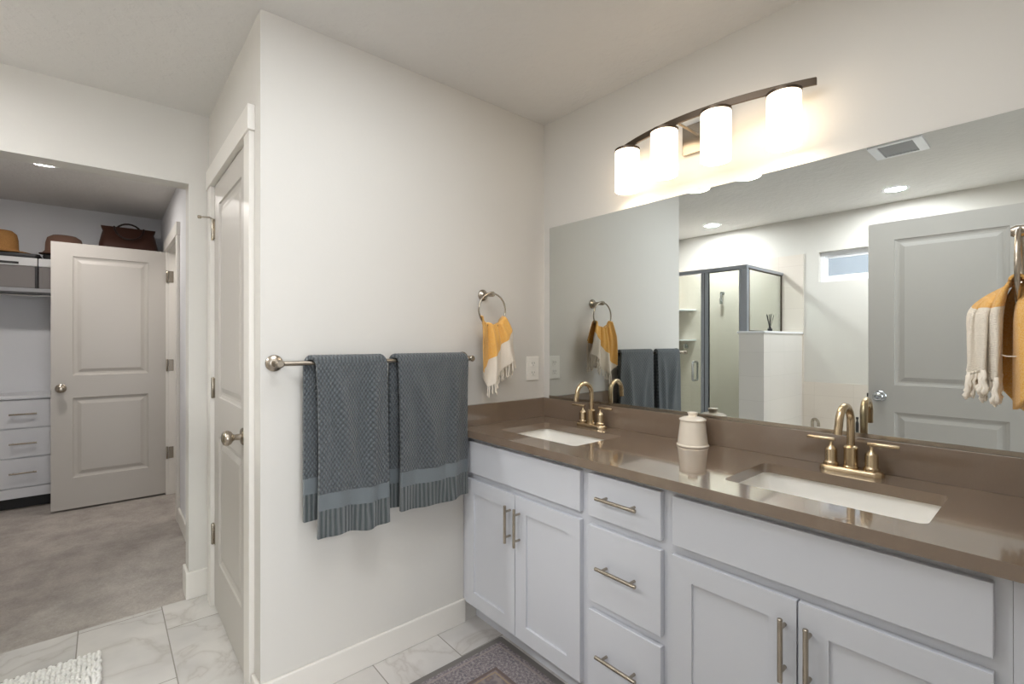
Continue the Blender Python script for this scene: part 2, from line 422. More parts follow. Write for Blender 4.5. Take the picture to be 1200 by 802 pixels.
struct('wall_bedroom_south', B(XE + T, 3.4, -2.2, -2.08, 0, H), M['wall'])
struct('wall_bedroom_west', wall_rects(BM(), 'x', XE + T, XE + T + 0.02, -2.08, 2.28, 0, H, [(-0.27, 0.60, 0, 2.06)]), M['wall'])
struct('wall_bedroom_east', wall_rects(BM(), 'x', 3.28, 3.4, -2.08, 2.28, 0, H, [(-1.05, 1.35, 0.5, 2.2)]), M['wall'])

# baseboards
def baseb(name, x0, x1, y0, y1):
    return struct(name, B(x0, x1, y0, y1, 0, 0.108), M['trim'], bevel=0.004)
baseb('baseboard_west', XT, XT + 0.014, YB - 0.014, 1.262)
baseb('baseboard_nook', -1.885, XT, YB - 0.014, YB)
bm = BM()
box(bm, XC, XC + 0.014, OY1 - 0.014, YB, 0, 0.135); box(bm, XC - T, XC, OY1 - 0.014, OY1, 0, 0.135)
struct('baseboard_closet_opening', bm, M['trim'], bevel=0.004)
baseb('baseboard_closet_north', -4.105, XC - T, 0.396, 0.41)
baseb('baseboard_closet_east', XC - T - 0.014, XC - T, -1.48, OY0)
baseb('baseboard_south', -0.08, XE, YS, YS + 0.014)

# ------------------------------------------------------------------ door builder
def knob(parent, p, n, mat):
    n = Vector(n); bm = BM()
    lathe(bm, p, n, [(0.033, 0), (0.033, 0.004), (0.028, 0.009), (0.013, 0.012), (0.011, 0.03), (0.014, 0.036), (0.024, 0.043), (0.029, 0.053), (0.0285, 0.062), (0.022, 0.070), (0.010, 0.074)], 32)
    return obj('door_knob', bm, mat, parent, smooth='auto')
def hinge(parent, x, y, z, h=0.10, leaf=None, pin=0.007):
    bm = BM(); lathe(bm, (x, y, z - h / 2), (0, 0, 1), [(pin * 0.7, -0.004), (pin, 0.0), (pin, h), (pin * 0.7, h + 0.004)], 12)
    if leaf: box(bm, *leaf, z - h / 2, z + h / 2)
    return obj('hinge', bm, M['nickel'], parent, smooth='auto')

# narrow door in the nook (closed)
d = bpy.data.objects.new('door_1', None); C.objects.link(d); d.location = (-2.36, YB, 0); d['kind'] = 'structure'
w_ = 0.707
obj('door_leaf', panel_slab(BM(), (-2.695, YB - 0.002, 0.012), (1, 0, 0), (0, -1, 0), w_ , 2.030, 0.035,
    [(0.115, w_ - 0.115, 0.235, 0.83), (0.115, w_ - 0.115, 1.015, 1.925)], DOORPROF), M['door'], d)
knob(d, (-2.06, YB - 0.002, 0.925), (0, -1, 0), M['nickel'])
for z in (1.835, 1.065, 0.355):
    hinge(d, -2.703, YB - 0.008, z, 0.095, (-2.700, -2.672, YB - 0.0045, YB - 0.0025))
bm = BM(); tube(bm, [(-2.703, YB - 0.008, 1.885), (-2.703, YB - 0.022, 1.892), (-2.72, YB - 0.055, 1.892)], 0.004); lathe(bm, (-2.72, YB - 0.055, 1.892), (-0.5, -1, 0), [(0.008, 0), (0.008, 0.012)], 12)
obj('hinge_stop', bm, M['nickel'], d, smooth='auto')
bm = BM()
box(bm, -2.79, -2.706, YB - 0.018, YB, 0, 2.045); box(bm, -1.98, -1.895, YB - 0.018, YB, 0, 2.045)
box(bm, -2.80, -1.885, YB - 0.024, YB, 2.045, 2.135)
for p in ((-2.70, -2.697), (-1.988, -1.985)): box(bm, p[0], p[1], YB, YB + T, 0, 2.045)
box(bm, -2.70, -1.985, YB, YB + T, 2.043, 2.05)
obj('casing', bm, M['trim'], d, bevel=0.002)

# closet's far door, standing open against the shelves
d = bpy.data.objects.new('door_2', None); C.objects.link(d); d.location = (-4.93, 0.40, 0); d['kind'] = 'structure'
w_ = 0.700
obj('door_leaf', panel_slab(BM(), (-4.930, -0.303, 0.015), (0, 1, 0), (1, 0, 0), w_, 2.025, 0.035,
    [(0.120, w_ - 0.120, 0.235, 0.845), (0.120, w_ - 0.120, 1.015, 1.925)], DOORPROF), M['door'], d)
knob(d, (-4.930, -0.248, 0.935), (1, 0, 0), M['nickel'])
for z in (1.835, 1.09, 0.355): hinge(d, -4.918, 0.400, z, 0.095, (-4.920, -4.917, 0.411, 0.445))
bm = BM()
box(bm, -5.015, -4.925, 0.392, 0.41, 0, 2.05); box(bm, -4.205, -4.115, 0.392, 0.41, 0, 2.05); box(bm, -5.03, -4.10, 0.386, 0.41, 2.05, 2.14)
box(bm, -4.925, -4.920, 0.41, 0.53, 0, 2.045); box(bm, -4.210, -4.205, 0.41, 0.53, 0, 2.045); box(bm, -4.925, -4.205, 0.41, 0.53, 2.045, 2.0495)
obj('casing', bm, M['trim'], d, bevel=0.002)

# bathroom entry door, open into the room, seen in the mirror
d = bpy.data.objects.new('door_3', None); C.objects.link(d); d.location = (-0.832, -0.205, 0); d['kind'] = 'structure'
w_ = 0.79
obj('door_leaf', panel_slab(BM(), (-0.832, -0.205, 0.012), (1, 0, 0), (0, 1, 0), w_, 2.030, 0.035,
    [(0.132, 0.632, 0.235, 0.835), (0.132, 0.632, 1.005, 1.915)], DOORPROF), M['door'], d)
knob(d, (-0.772, -0.205, 0.945), (0, 1, 0), M['chrome'])
knob(d, (-0.772, -0.240, 0.945), (0, -1, 0), M['chrome'])
obj('latch', B(-0.842, -0.832, -0.229, -0.216, 0.93, 0.955), M['black'], d)
d.rotation_euler = (0, 0, radians(-2.2))
bm = BM()
for s, t_ in ((-0.27, -1), (0.60, 1)):
    box(bm, XE - 0.014, XE, s, s + t_ * 0.085, 0, 2.06); box(bm, XE, XE + T, s, s - t_ * 0.008, 0, 2.06)
box(bm, XE - 0.014, XE, -0.355, 0.685, 2.06, 2.15); box(bm, XE, XE + T, -0.27, 0.6, 2.052, 2.06)
struct('trim_1', bm, M['trim'])

# window in the south wall
bm = BM(); fy0, fy1 = YS - 0.085, YS - 0.045
def ringbox(bm, x0, x1, z0, z1, w, y0, y1, mi=0):
    box(bm, x0, x0 + w, y0, y1, z0, z1, mi); box(bm, x1 - w, x1, y0, y1, z0, z1, mi)
    box(bm, x0 + w, x1 - w, y0, y1, z0, z0 + w, mi); box(bm, x0 + w, x1 - w, y0, y1, z1 - w, z1, mi)
ringbox(bm, WX0, WX1, WZ0, WZ1, 0.034, fy0, fy1); ringbox(bm, WX0 + 0.034, WX1 - 0.034, WZ0 + 0.034, WZ1 - 0.034, 0.026, fy0 + 0.005, fy1 - 0.014)
win = struct('window_1', bm, M['vinyl'], bevel=0.002)
obj('pane', B(WX0 + 0.055, WX1 - 0.055, fy0 + 0.012, fy0 + 0.018, WZ0 + 0.055, WZ1 - 0.055), M['obscure'], win)
bm = BM()
for i in range(18):
    z = 0.6 + i * 0.14
    loft(bm, [[(-4.5, -4.2, z), (-4.5, -4.17, z), (-4.5, -4.195, z + 0.145), (-4.5, -4.2, z + 0.145)], [(2.5, -4.2, z), (2.5, -4.17, z), (2.5, -4.195, z + 0.145), (2.5, -4.2, z + 0.145)]])
struct('wall_neighbour', bm, M['siding'])

# ------------------------------------------------------------------ vanity: three cabinet units
YF = 1.258      # face frame plane
FB, CT = 0.10, 0.867
def fface(bm, x0, x1, openings, zb=FB, zt=CT - 0.001):
    wall_rects(bm, 'y', YF, YF + 0.019, x0, x1, zb, zt, openings)
def pull(parent, p, L, vertical, off=0.03):
    x, y, z = p; bm = BM(); d_ = Vector((0, 0, 1)) if vertical else Vector((1, 0, 0)); c_ = Vector((x, y - off, z))
    tube(bm, [c_ - d_ * L / 2, c_ - d_ * (L / 2 - 0.001), c_ + d_ * (L / 2 - 0.001), c_ + d_ * L / 2], [0.005, 0.006, 0.006, 0.005], 14)
    for s in (-1, 1):
        q = c_ + d_ * s * (L / 2 - 0.024); tube(bm, [q, q + Vector((0, off, 0))], 0.0045, 12)
    return obj('handle', bm, M['nickel'], parent, smooth='auto')
SH = [(0.0005, 0.0075), (0.001, 0.0075)]
def shaker(parent, name, x0, x1, z0, z1, fw=0.062):
    return obj(name, panel_slab(BM(), (x0, YF - 0.020, z0), (1, 0, 0), (0, -1, 0), x1 - x0, z1 - z0, 0.0195, [(fw, x1 - x0 - fw, fw, z1 - z0 - fw)], SH, both=False), M['cab'], parent, bevel=0.0015)
def slab(parent, name, x0, x1, z0, z1):
    return obj(name, B(x0, x1, YF - 0.020, YF - 0.0005, z0, z1), M['cab'], parent, bevel=0.002)
def carcass(parent, x0, x1, openings):
    bm = BM(); fface(bm, x0, x1, openings); obj('face_frame', bm, M['cab'], parent)
    bm = BM(); yb = YN - 0.002; y0 = YF + 0.019
    box(bm, x0, x0 + 0.016, y0, yb, FB, CT - 0.001); box(bm, x1 - 0.016, x1, y0, yb, FB, CT - 0.001)
    box(bm, x0 + 0.016, x1 - 0.016, y0, yb, FB, FB + 0.016); box(bm, x0 + 0.016, x1 - 0.016, yb - 0.01, yb, FB + 0.016, CT - 0.001)
    obj('carcass', bm, M['cab'], parent)
    obj('toe_kick', B(x0, x1, 1.330, 1.346, 0, FB), M['cab'], parent)
ZT0, ZT1, ZD0, ZD1 = 0.706, 0.846, 0.118, 0.678
# left
c = thing('vanity_cabinet', (-1.43, 1.5, 0), 'light grey painted sink cabinet under the left basin, against the towel wall', 'cabinet')
carcass(c, XT + 0.001, -1.067, [(-1.75, -1.10, 0.74, 0.84), (-1.75, -1.10, 0.13, 0.66)])
slab(c, 'false_front', -1.765, -1.086, ZT0, ZT1)
dl = shaker(c, 'door', -1.765, -1.4275, ZD0, ZD1); pull(dl, (-1.453, YF - 0.020, 0.562), 0.150, True)
dr = shaker(c, 'door', -1.4235, -1.086, ZD0, ZD1); pull(dr, (-1.397, YF - 0.020, 0.562), 0.150, True)
# drawers
c = thing('drawer_cabinet', (-0.91, 1.5, 0), 'narrow light grey vanity unit with three stacked drawers between the two sink cabinets', 'cabinet')
carcass(c, -1.067, -0.756, [(-1.04, -0.785, 0.72, 0.84), (-1.04, -0.785, 0.44, 0.67), (-1.04, -0.785, 0.13, 0.385)])
for z0, z1 in ((0.704, 0.848), (0.421, 0.676), (0.120, 0.392)):
    s = slab(c, 'drawer', -1.048, -0.774, z0, z1); pull(s, (-0.918, YF - 0.020, (z0 + z1) / 2 + (0.004 if z0 > 0.2 else 0.01)), 0.155, False)
# right
c = thing('vanity_cabinet', (-0.41, 1.5, 0), 'light grey painted sink cabinet under the right basin, nearest the camera', 'cabinet')
carcass(c, -0.756, -0.063, [(-0.725, -0.10, 0.74, 0.84), (-0.725, -0.10, 0.13, 0.66)])
slab(c, 'false_front', -0.737, -0.0865, ZT0, ZT1)
dl = shaker(c, 'door', -0.740, -0.414, ZD0, ZD1); pull(dl, (-0.439, YF - 0.020, 0.562), 0.150, True)
dr = shaker(c, 'door', -0.410, -0.0865, ZD0, ZD1); pull(dr, (-0.385, YF - 0.020, 0.562), 0.150, True)
obj('filler_strip', B(-0.0625, XE - 0.001, YF + 0.001, YF + 0.019, FB, CT - 0.001), M['cab'], c)

# ------------------------------------------------------------------ countertop
ZC, YCF = 0.897, 1.219
bx0, bx1 = XT + 0.0005, XE - 0.001
holes = [(-1.643, -1.198, 1.338, 1.631), (-0.638, -0.193, 1.338, 1.631)]
ct = thing('countertop', (-0.9, 1.5, CT), 'long taupe quartz countertop with low backsplash along the mirror wall', 'countertop')
def slab_with_rounded_holes(bm, x0, x1, y0, y1, z0, z1, holes, r=0.022, n=6):
    # plan is cut into strips so every hole sits in its own cell; each cell is bridged to the rounded hole
    xs = [x0]
    for h in holes: xs += [h[0] - 0.05, h[1] + 0.05]
    xs.append(x1); xs = sorted(xs)
    hi = 0
    cells = []
    for a_, b_ in zip(xs, xs[1:]):
        hh = [h for h in holes if a_ < h[0] and h[1] < b_]
        cells.append((a_, b_, hh[0] if hh else None))
    for a_, b_, h in cells:
        if not h:
            for z, rev in ((z1, False), (z0, True)):
                bm.faces.new([bm.verts.new(p) for p in ((a_, y0, z), (b_, y0, z), (b_, y1, z), (a_, y1, z))])
            continue
        cx, cy = (h[0] + h[1]) / 2, (h[2] + h[3]) / 2
        inn = rrect(cx, cy, h[1] - h[0], h[3] - h[2], r, 0, n)
        corners = [(b_, y1), (a_, y1), (a_, y0), (b_, y0)]
        out = []
        for k in range(4):
            for i in range(n + 1): out.append(corners[k])
        N_ = len(inn); rings = {}
        for z in (z1, z0):
            vi = [bm.verts.new((p[0], p[1], z)) for p in inn]; vo = [bm.verts.new((*p, z)) for p in corners]
            rings[z] = vi
            for i in range(N_):
                j = (i + 1) % N_; ko, kj = i // (n + 1), j // (n + 1)
                if ko == kj: bm.faces.new((vo[ko], vi[i], vi[j]))
                else: bm.faces.new((vo[ko], vi[i], vi[j], vo[kj]))
        for i in range(N_):
            j = (i + 1) % N_; bm.faces.new((rings[z1][i], rings[z1][j], rings[z0][j], rings[z0][i]))
    for p in (((x0, y0), (x1, y0)), ((x1, y0), (x1, y1)), ((x1, y1), (x0, y1)), ((x0, y1), (x0, y0))):
        bm.faces.new([bm.verts.new(q) for q in ((*p[0], z0), (*p[1], z0), (*p[1], z1), (*p[0], z1))])
    bmesh.ops.remove_doubles(bm, verts=bm.verts, dist=1e-5); return bm
obj('slab', slab_with_rounded_holes(BM(), bx0, bx1, YCF, YN - 0.001, CT, ZC, holes), M['quartz'], ct)
obj('backsplash', B(bx0, bx1, YN - 0.020, YN - 0.0005, ZC, ZC + 0.098), M['quartz'], ct, bevel=0.0012)
obj('side_splash', B(bx0, bx0 + 0.020, YCF + 0.004, YN - 0.0205, ZC, ZC + 0.098), M['quartz'], ct, bevel=0.0012)

def sink(cx, label):
    t_ = thing('sink', (cx, 1.4845, 0.72), label, 'sink', 'undermount basins in the vanity top')
    cy = 1.4845; bm = BM(); w, h = 0.463, 0.311
    rings = [rrect(cx, cy, w + 0.05, h + 0.05, 0.04, CT - 0.0008), rrect(cx, cy, w, h, 0.035, CT - 0.0008), rrect(cx, cy, w - 0.004, h - 0.004, 0.035, CT - 0.03),
             rrect(cx, cy, w - 0.05, h - 0.05, 0.045, CT - 0.11), rrect(cx, cy, w - 0.10, h - 0.095, 0.05, CT - 0.135), rrect(cx, cy, w - 0.2, h - 0.16, 0.05, CT - 0.143),
             rrect(cx, cy, 0.05, 0.05, 0.0245, CT - 0.146)]
    loft(bm, rings, False, False)
    out = [rrect(cx, cy, w + 0.05, h + 0.05, 0.04, CT - 0.0008), rrect(cx, cy, w + 0.05, h + 0.05, 0.04, CT - 0.012), rrect(cx, cy, w + 0.016, h + 0.016, 0.04, CT - 0.03), rrect(cx, cy, w - 0.03, h - 0.03, 0.05, CT - 0.14), rrect(cx, cy, 0.05, 0.05, 0.0245, CT - 0.162)]
    loft(bm, out, False, True); bmesh.ops.remove_doubles(bm, verts=bm.verts, dist=1e-5)
    obj('basin', bm, M['porcelain'], t_, smooth='auto')
    bm = BM(); lathe(bm, (cx, cy, CT - 0.150), (0, 0, 1), [(0.026, 0), (0.026, 0.006), (0.020, 0.008), (0.019, 0.005), (0.004, 0.006), (0.004, 0.011), (0.012, 0.013), (0.012, 0.015)], 24)
    obj('drain', bm, M['chrome'], t_, smooth='auto')
sink(-1.4205, 'white rectangular undermount basin at the left, beside the towel wall')
sink(-0.4155, 'white rectangular undermount basin at the right end of the counter')

def faucet(cx, label, mat):
    cy = 1.700
    t_ = thing('faucet', (cx, cy, ZC), label, 'faucet', 'centerset faucets behind the basins')
    bm = BM()
    loft(bm, [rrect(cx, cy, 0.163, 0.054, 0.0265, ZC), rrect(cx, cy, 0.163, 0.054, 0.0265, ZC + 0.010), rrect(cx, cy, 0.156, 0.047, 0.0232, ZC + 0.015), rrect(cx, cy, 0.150, 0.041, 0.020, ZC + 0.016)])
    obj('deck_plate', bm, mat, t_, smooth='auto')
    bm = BM(); lathe(bm, (cx, cy, ZC + 0.016), (0, 0, 1), [(0.0200, 0), (0.0200, 0.004), (0.0180, 0.006), (0.0180, 0.056), (0.0188, 0.058), (0.0188, 0.061), (0.011, 0.067)], 28)
    pts = [(cx, cy, ZC + 0.075), (cx, cy, ZC + 0.12), (cx, cy, ZC + 0.150)]
    r = 0.046; z0 = ZC + 0.156
    for i in range(0, 15):
        th = radians(180 * i / 14 * 1.02); pts.append((cx - 0.006 * i / 14, cy - r + r * cos(th), z0 + r * sin(th)))
    pts.append((cx - 0.007, cy - 2 * r - 0.004, z0 - 0.020)); pts.append((cx - 0.007, cy - 2 * r - 0.006, z0 - 0.032))
    tube(bm, pts, 0.0105, 20); obj('spout', bm, mat, t_, smooth='auto')
    for s in (-1, 1):
        x = cx + s * 0.051; bm = BM()
        lathe(bm, (x, cy, ZC + 0.016), (0, 0, 1), [(0.0205, 0), (0.0205, 0.007), (0.0175, 0.010), (0.0165, 0.013), (0.0165, 0.045), (0.0155, 0.049), (0.007, 0.057), (0.005, 0.060), (0.005, 0.070)], 24)
        hb = obj('handle', bm, mat, t_, smooth='auto')
        bm = BM(); z = ZC + 0.093
        tube(bm, [(x - s * 0.010, cy, z), (x - s * 0.009, cy, z), (x + s * 0.064, cy, z), (x + s * 0.065, cy, z)], [0.0045, 0.0052, 0.0052, 0.0045], 16)
        obj('lever', bm, mat, hb, smooth='auto')
faucet(-1.4205, 'brushed nickel two-lever gooseneck faucet at the left basin', M['brass'])
faucet(-0.4205, 'brushed nickel two-lever gooseneck faucet at the right basin', M['brass'])

# canister
t_ = thing('canister', (-0.920, 1.690, ZC), 'cream ceramic lidded canister on the counter between the two basins', 'jar')
bm = BM(); lathe(bm, (-0.920, 1.690, ZC), (0, 0, 1), [(0.052, 0), (0.0585, 0.001), (0.0585, 0.005), (0.055, 0.008), (0.0545, 0.012), (0.046, 0.088), (0.046, 0.094)], 48)
obj('jar', bm, M['ceramic'], t_, smooth='auto')
bm = BM(); lathe(bm, (-0.920, 1.690, ZC + 0.094), (0, 0, 1), [(0.046, 0), (0.049, 0.003), (0.048, 0.007), (0.036, 0.013), (0.017, 0.017), (0.0155, 0.021), (0.019, 0.028), (0.019, 0.031), (0.014, 0.033)], 48)
obj('lid', bm, M['ceramic'], t_, smooth='auto')

# ------------------------------------------------------------------ mirror
t_ = thing('wall_mirror', (-0.88, YN, 1.0), 'large frameless wall mirror above the vanity backsplash', 'mirror')
obj('mirror_glass', B(-1.762, 0.0, YN - 0.0065, YN - 0.001, 1.004, 1.883), M['mirror'], t_)
bm = BM(); box(bm, -1.762, 0.0, YN - 0.010, YN - 0.0068, 0.9955, 1.008); box(bm, -1.762, 0.0, YN - 0.0068, YN - 0.0005, 0.9955, 1.0035)
obj('mounting_channel', bm, M['nickel'], t_)

# ------------------------------------------------------------------ vanity light
XL = -0.910
t_ = thing('vanity_light', (XL, YN, 2.12), 'bowed bronze bar wall light with four lit white glass cylinder shades', 'light')
def yb(x): return 1.638 + 0.567 * (x - XL) ** 2
bm = BM(); rings = []
for i in range(41):
    x = XL - 0.392 + 0.784 * i / 40; y = yb(x)
    rings.append([(x, y - 0.0045, 2.110), (x, y + 0.0045, 2.110), (x, y + 0.0045, 2.134), (x, y - 0.0045, 2.134)])
obj('bar', loft(bm, rings), M['bronze'], t_, bevel=0.001)
obj('backplate', B(XL - 0.092, XL + 0.092, YN - 0.020, YN - 0.0005, 2.032, 2.148), M['nickel'], t_, bevel=0.004)
for s in (-1, 1):
    bm = BM(); tube(bm, [(XL + s * 0.05, YN - 0.02, 2.120), (XL + s * 0.05, yb(XL + 0.05), 2.120)], 0.005, 12)
    obj('mounting_post', bm, M['nickel'], t_, smooth='auto')
for k in (-1.5, -0.5, 0.5, 1.5):
    x = XL + k * 0.2049; y = yb(x)
    bm = BM(); lathe(bm, (x, y, 2.098), (0, 0, 1), [(0.0525, 0), (0.0525, 0.009), (0.050, 0.011), (0.018, 0.011), (0.018, 0.014)], 40)
    cp = obj('shade_cap', bm, M['bronze'], t_, smooth='auto')
    bm = BM(); ro, ri, zb_, zt_ = 0.0508, 0.0468, 1.9300, 2.1065
    prof = [(ro, zb_), (ro, zb_ + 0.012), (ro, zt_)]
    n = 40
    def rg(r, z): return [(x + r * cos(2 * pi * i / n), y + r * sin(2 * pi * i / n), z) for i in range(n)]
    loft(bm, [rg(ro, zb_ + 0.014), rg(ro, zt_ - 0.004)], False, False, mi=0)
    loft(bm, [rg(ri, zb_), rg(ro, zb_), rg(ro, zb_ + 0.014)], False, False, mi=1)
    loft(bm, [rg(ri, zb_), rg(ri, zt_ - 0.004)], False, False, mi=2)
    loft(bm, [rg(0.0001, zt_ - 0.004), rg(ro, zt_ - 0.004)], False, False, mi=0)
    bmesh.ops.remove_doubles(bm, verts=bm.verts, dist=1e-5)
    obj('lamp_shade', bm, [M['shade'], M['shade_rim'], M['bulb']], t_, smooth='auto')

# ------------------------------------------------------------------ towel bar + towels
BX, BZ = XT + 0.070, 1.214
t_ = thing('towel_bar', (XT, 0.85, BZ), 'brushed nickel towel bar on the wall left of the vanity', 'towel bar')
bm = BM(); tube(bm, [(BX, 0.440, BZ), (BX, 1.262, BZ)], 0.0085, 16); obj('rod', bm, M['nickel'], t_, smooth='auto')
for y in (0.452, 1.250):
    bm = BM(); lathe(bm, (XT, y, BZ), (1, 0, 0), [(0.029, 0), (0.029, 0.005), (0.024, 0.010), (0.012, 0.013), (0.0105, 0.05), (0.0125, 0.055), (0.0135, 0.082), (0.010, 0.086)], 32)
    obj('mounting_post', bm, M['nickel'], t_, smooth='auto')

def bath_towel(name, label, yf, ybk, zf, zb, seed, crease):
    """sheet draped over the rod; yf/ybk = (y0,y1) of the front/back flap; zf/zb = bottoms."""
    nu, rr = 70, 0.020
    Lb = BZ - zb; Lf = BZ - zf; arc = pi * rr; tot = Lb + arc + Lf; nv = int(tot / 0.008)
    bm = BM(); uvl = bm.loops.layers.uv.new('UVMap'); V = []; UV = {}
    for j in range(nv + 1):
        s = tot * j / nv; row = []
        if s < Lb: x, z, ph, hang = BX - rr, zb + s, 0.0, (Lb - s)
        elif s < Lb + arc:
            th = (s - Lb) / rr; x, z, ph, hang = BX - rr * cos(th), BZ + rr * sin(th), (s - Lb) / arc, 0.0
        else: x, z, ph, hang = BX + rr, BZ - (s - Lb - arc), 1.0, (s - Lb - arc)
        for i in range(nu + 1):
            u = i / nu
            y0 = ybk[0] * (1 - ph) + yf[0] * ph; y1 = ybk[1] * (1 - ph) + yf[1] * ph
            hh = hang / 0.62
            y0 += crease * sin(min(hh, 1) * pi) * 0.5 * ph; 
            y = y0 + (y1 - y0) * u
            amp = min(1.0, hang / 0.12)
            dx = amp * (0.009 * sin(u * 8 + seed) + 0.006 * sin(u * 17 + seed * 2 + hh * 2)) * (0.4 + 0.6 * hh)
            # a slanting fold fans out from the rod
            fc = 0.18 + 0.45 * hh
            dx += amp * 0.017 * math.exp(-((u - fc) / 0.10) ** 2) * (1 - 0.35 * hh)
            dx += amp * 0.011 * math.exp(-((u - 0.8 + 0.1 * hh) / 0.07) ** 2)
            e = 1 - (2 * u - 1) ** 8
            xx = x + (dx + 0.012 * hh * ph * (0.6 + 0.4 * e)) * (1 if ph > 0.5 else -0.25)
            if ph < 0.5: xx = max(xx, XT + 0.026)
            zz = z + (0.004 * sin(u * 6 + seed) * hh)
            v = bm.verts.new((xx, y, zz)); row.append(v); UV[v] = ((y - yf[0]), min(s, tot - s) if True else 0)
        V.append(row)
    for j in range(nv):
        for i in range(nu):
            f = bm.faces.new((V[j][i], V[j][i + 1], V[j + 1][i + 1], V[j + 1][i]))
            for l in f.loops: l[uvl].uv = UV[l.vert]
    o = obj(name, bm, M['towel'], None, smooth=True)
    md = o.modifiers.new('solid', 'SOLIDIFY'); md.thickness = 0.017; md.offset = 0.0
    md = o.modifiers.new('bevel', 'BEVEL'); md.width = 0.006; md.segments = 3; md.limit_method = 'ANGLE'; md.angle_limit = radians(50)
    return tag(o, label, 'towel', 'folded grey bath towels on the bar')
bath_towel('bath_towel', 'dark grey honeycomb bath towel folded on the bar, left one with its back edge showing', (0.566, 0.834), (0.535, 0.80), 0.594, 0.645, 0.6, 0.012)
bath_towel('bath_towel', 'dark grey honeycomb bath towel folded on the bar, right one beside the vanity', (0.884, 1.218), (0.862, 1.19), 0.618, 0.625, 3.1, 0.008)

# ------------------------------------------------------------------ towel rings and mustard hand towels
def towel_ring(xw, s, y, label):
    """xw wall plane, s = +1 if the wall faces +x."""
    z = 1.510; px = xw + s * 0.075
    t_ = thing('towel_ring', (xw, y, z), label, 'towel ring', 'nickel towel rings at the two ends of the vanity')
    bm = BM(); lathe(bm, (xw, y, z), (s, 0, 0), [(0.027, 0), (0.027, 0.005), (0.022, 0.011), (0.011, 0.018), (0.009, 0.045), (0.0115, 0.060), (0.0125, 0.080), (0.009, 0.087)], 32)
    obj('mounting_post', bm, M['nickel'], t_, smooth='auto')
    R_ = 0.078; bm = BM()
    tube(bm, [(px, y + R_ * sin(2 * pi * i / 48), z - R_ + 0.004 + R_ * cos(2 * pi * i / 48)) for i in range(48)], 0.0042, 12, closed=True)
    obj('ring', bm, M['nickel'], t_, smooth='auto')
towel_ring(XT, 1, 1.368, 'nickel towel ring on the wall between the grey towels and the mirror corner')
towel_ring(XE, -1, 1.378, 'nickel towel ring seen edge-on at the right edge of the photo')

def sheet(bm, uvl, F, nu, nv, uvf):
    V = [[bm.verts.new(F(i / nu, j / nv)) for i in range(nu + 1)] for j in range(nv + 1)]
    for j in range(nv):
        for i in range(nu):
            f = bm.faces.new((V[j][i], V[j][i + 1], V[j + 1][i + 1], V[j + 1][i]))
            for l, (a_, b_) in zip(f.loops, ((i, j), (i + 1, j), (i + 1, j + 1), (i, j + 1))): l[uvl].uv = uvf(a_ / nu, b_ / nv)
    return V
def lerp(a_, b_, t): return a_ + (b_ - a_) * t
def plerp(pts, t):
    """piecewise-linear interpolation with smooth ease through control points [(t,val...)]"""
    for p, q in zip(pts, pts[1:]):
        if t <= q[0] + 1e-9:
            k = (t - p[0]) / (q[0] - p[0]); k = k * k * (3 - 2 * k) * 0.5 + k * 0.5
            return [lerp(a_, b_, k) for a_, b_ in zip(p[1:], q[1:])]
    return list(pts[-1][1:])
def tassels(bm, pts, L, r, seed, twist=2):
    rnd = random.Random(seed)
    for p in pts:
        p = Vector(p); Lk = L * rnd.uniform(0.75, 1.2); q = [p + Vector((0, 0, 0.006))]
        dx, dy = rnd.uniform(-0.006, 0.006), rnd.uniform(-0.008, 0.008)
        for k in range(1, 7):
            t = k / 6; q.append(p + Vector((dx * t + 0.0015 * sin(k * 2.1 + p.y * 90), dy * t + 0.0015 * cos(k * 2.3 + p.x * 70), -Lk * t)))
        rr = [r * (1.0 + 0.25 * (k % 2)) for k in range(len(q))]; rr[-2] = r * 1.7; rr[-1] = r * 0.5
        tube(bm, q, rr, 7)
# left towel (wall x = XT, ring plane x = XT+.075)
RX = XT + 0.075; ZR = 1.362
bm = BM(); uvl = bm.loops.layers.uv.new('UVMap')
yc = 1.368
def FL(u, v):          # front flap: u south->north, v from ring down to the fringed edge
    top = (yc - 0.070 + 0.140 * u, 0)
    a_ = 2 * pi * 0; zt = ZR + 0.004 + 0.032 * (2 * abs(u - 0.5)) ** 2
    # bottom edge runs from the low south corner up to the north side
    by, bz = plerp([(0, 1.286, 1.150), (0.26, 1.332, 1.082), (1, 1.490, 1.226)], u)
    midy = lerp(1.283, 1.475, u)
    if v < 0.55: k = v / 0.55; y = lerp(top[0], midy, 1 - (1 - k) ** 1.6)
    else: k = (v - 0.55) / 0.45; y = lerp(midy, by, k * k)
    z = lerp(zt + 0.006 * cos(u * 19), bz, v)
    fold = 0.013 * sin(u * 2 * pi * 2.4 + 0.7 + v * 1.2) * (0.5 + 0.8 * v) + 0.006 * sin(u * 2 * pi * 5 + 2) * (1 - v * 0.5)
    x = RX + 0.010 + 0.016 * min(1, v * 3) + fold
    return (x, y, z)
lenf = lambda u: lerp(0.30, 0.17, u)
VF = sheet(bm, uvl, FL, 48, 44, lambda u, v: (u * 0.25, (1 - v) * lenf(u) * 0.098 / max(0.003, 0.112 * min(1.0, u / 0.26))))
def FBk(u, v):         # back flap, its fringed end hangs level on the north side
    y = lerp(yc - 0.068 + 0.136 * u, lerp(1.350, 1.492, u), min(1, v * 1.5) ** 0.7)
    z = lerp(ZR + 0.004 + 0.045 * (2 * abs(u - 0.5)) ** 2, lerp(1.20, 1.165, u), v)
    fold = 0.006 * sin(u * 2 * pi * 3 + v * 2)
    return (RX - 0.008 - 0.022 * min(1, v * 2) + fold + 0.02 * v * (u ** 3), y, z)
VB = sheet(bm, uvl, FBk, 48, 40, lambda u, v: (u * 0.25, (1 - v) * 0.19))
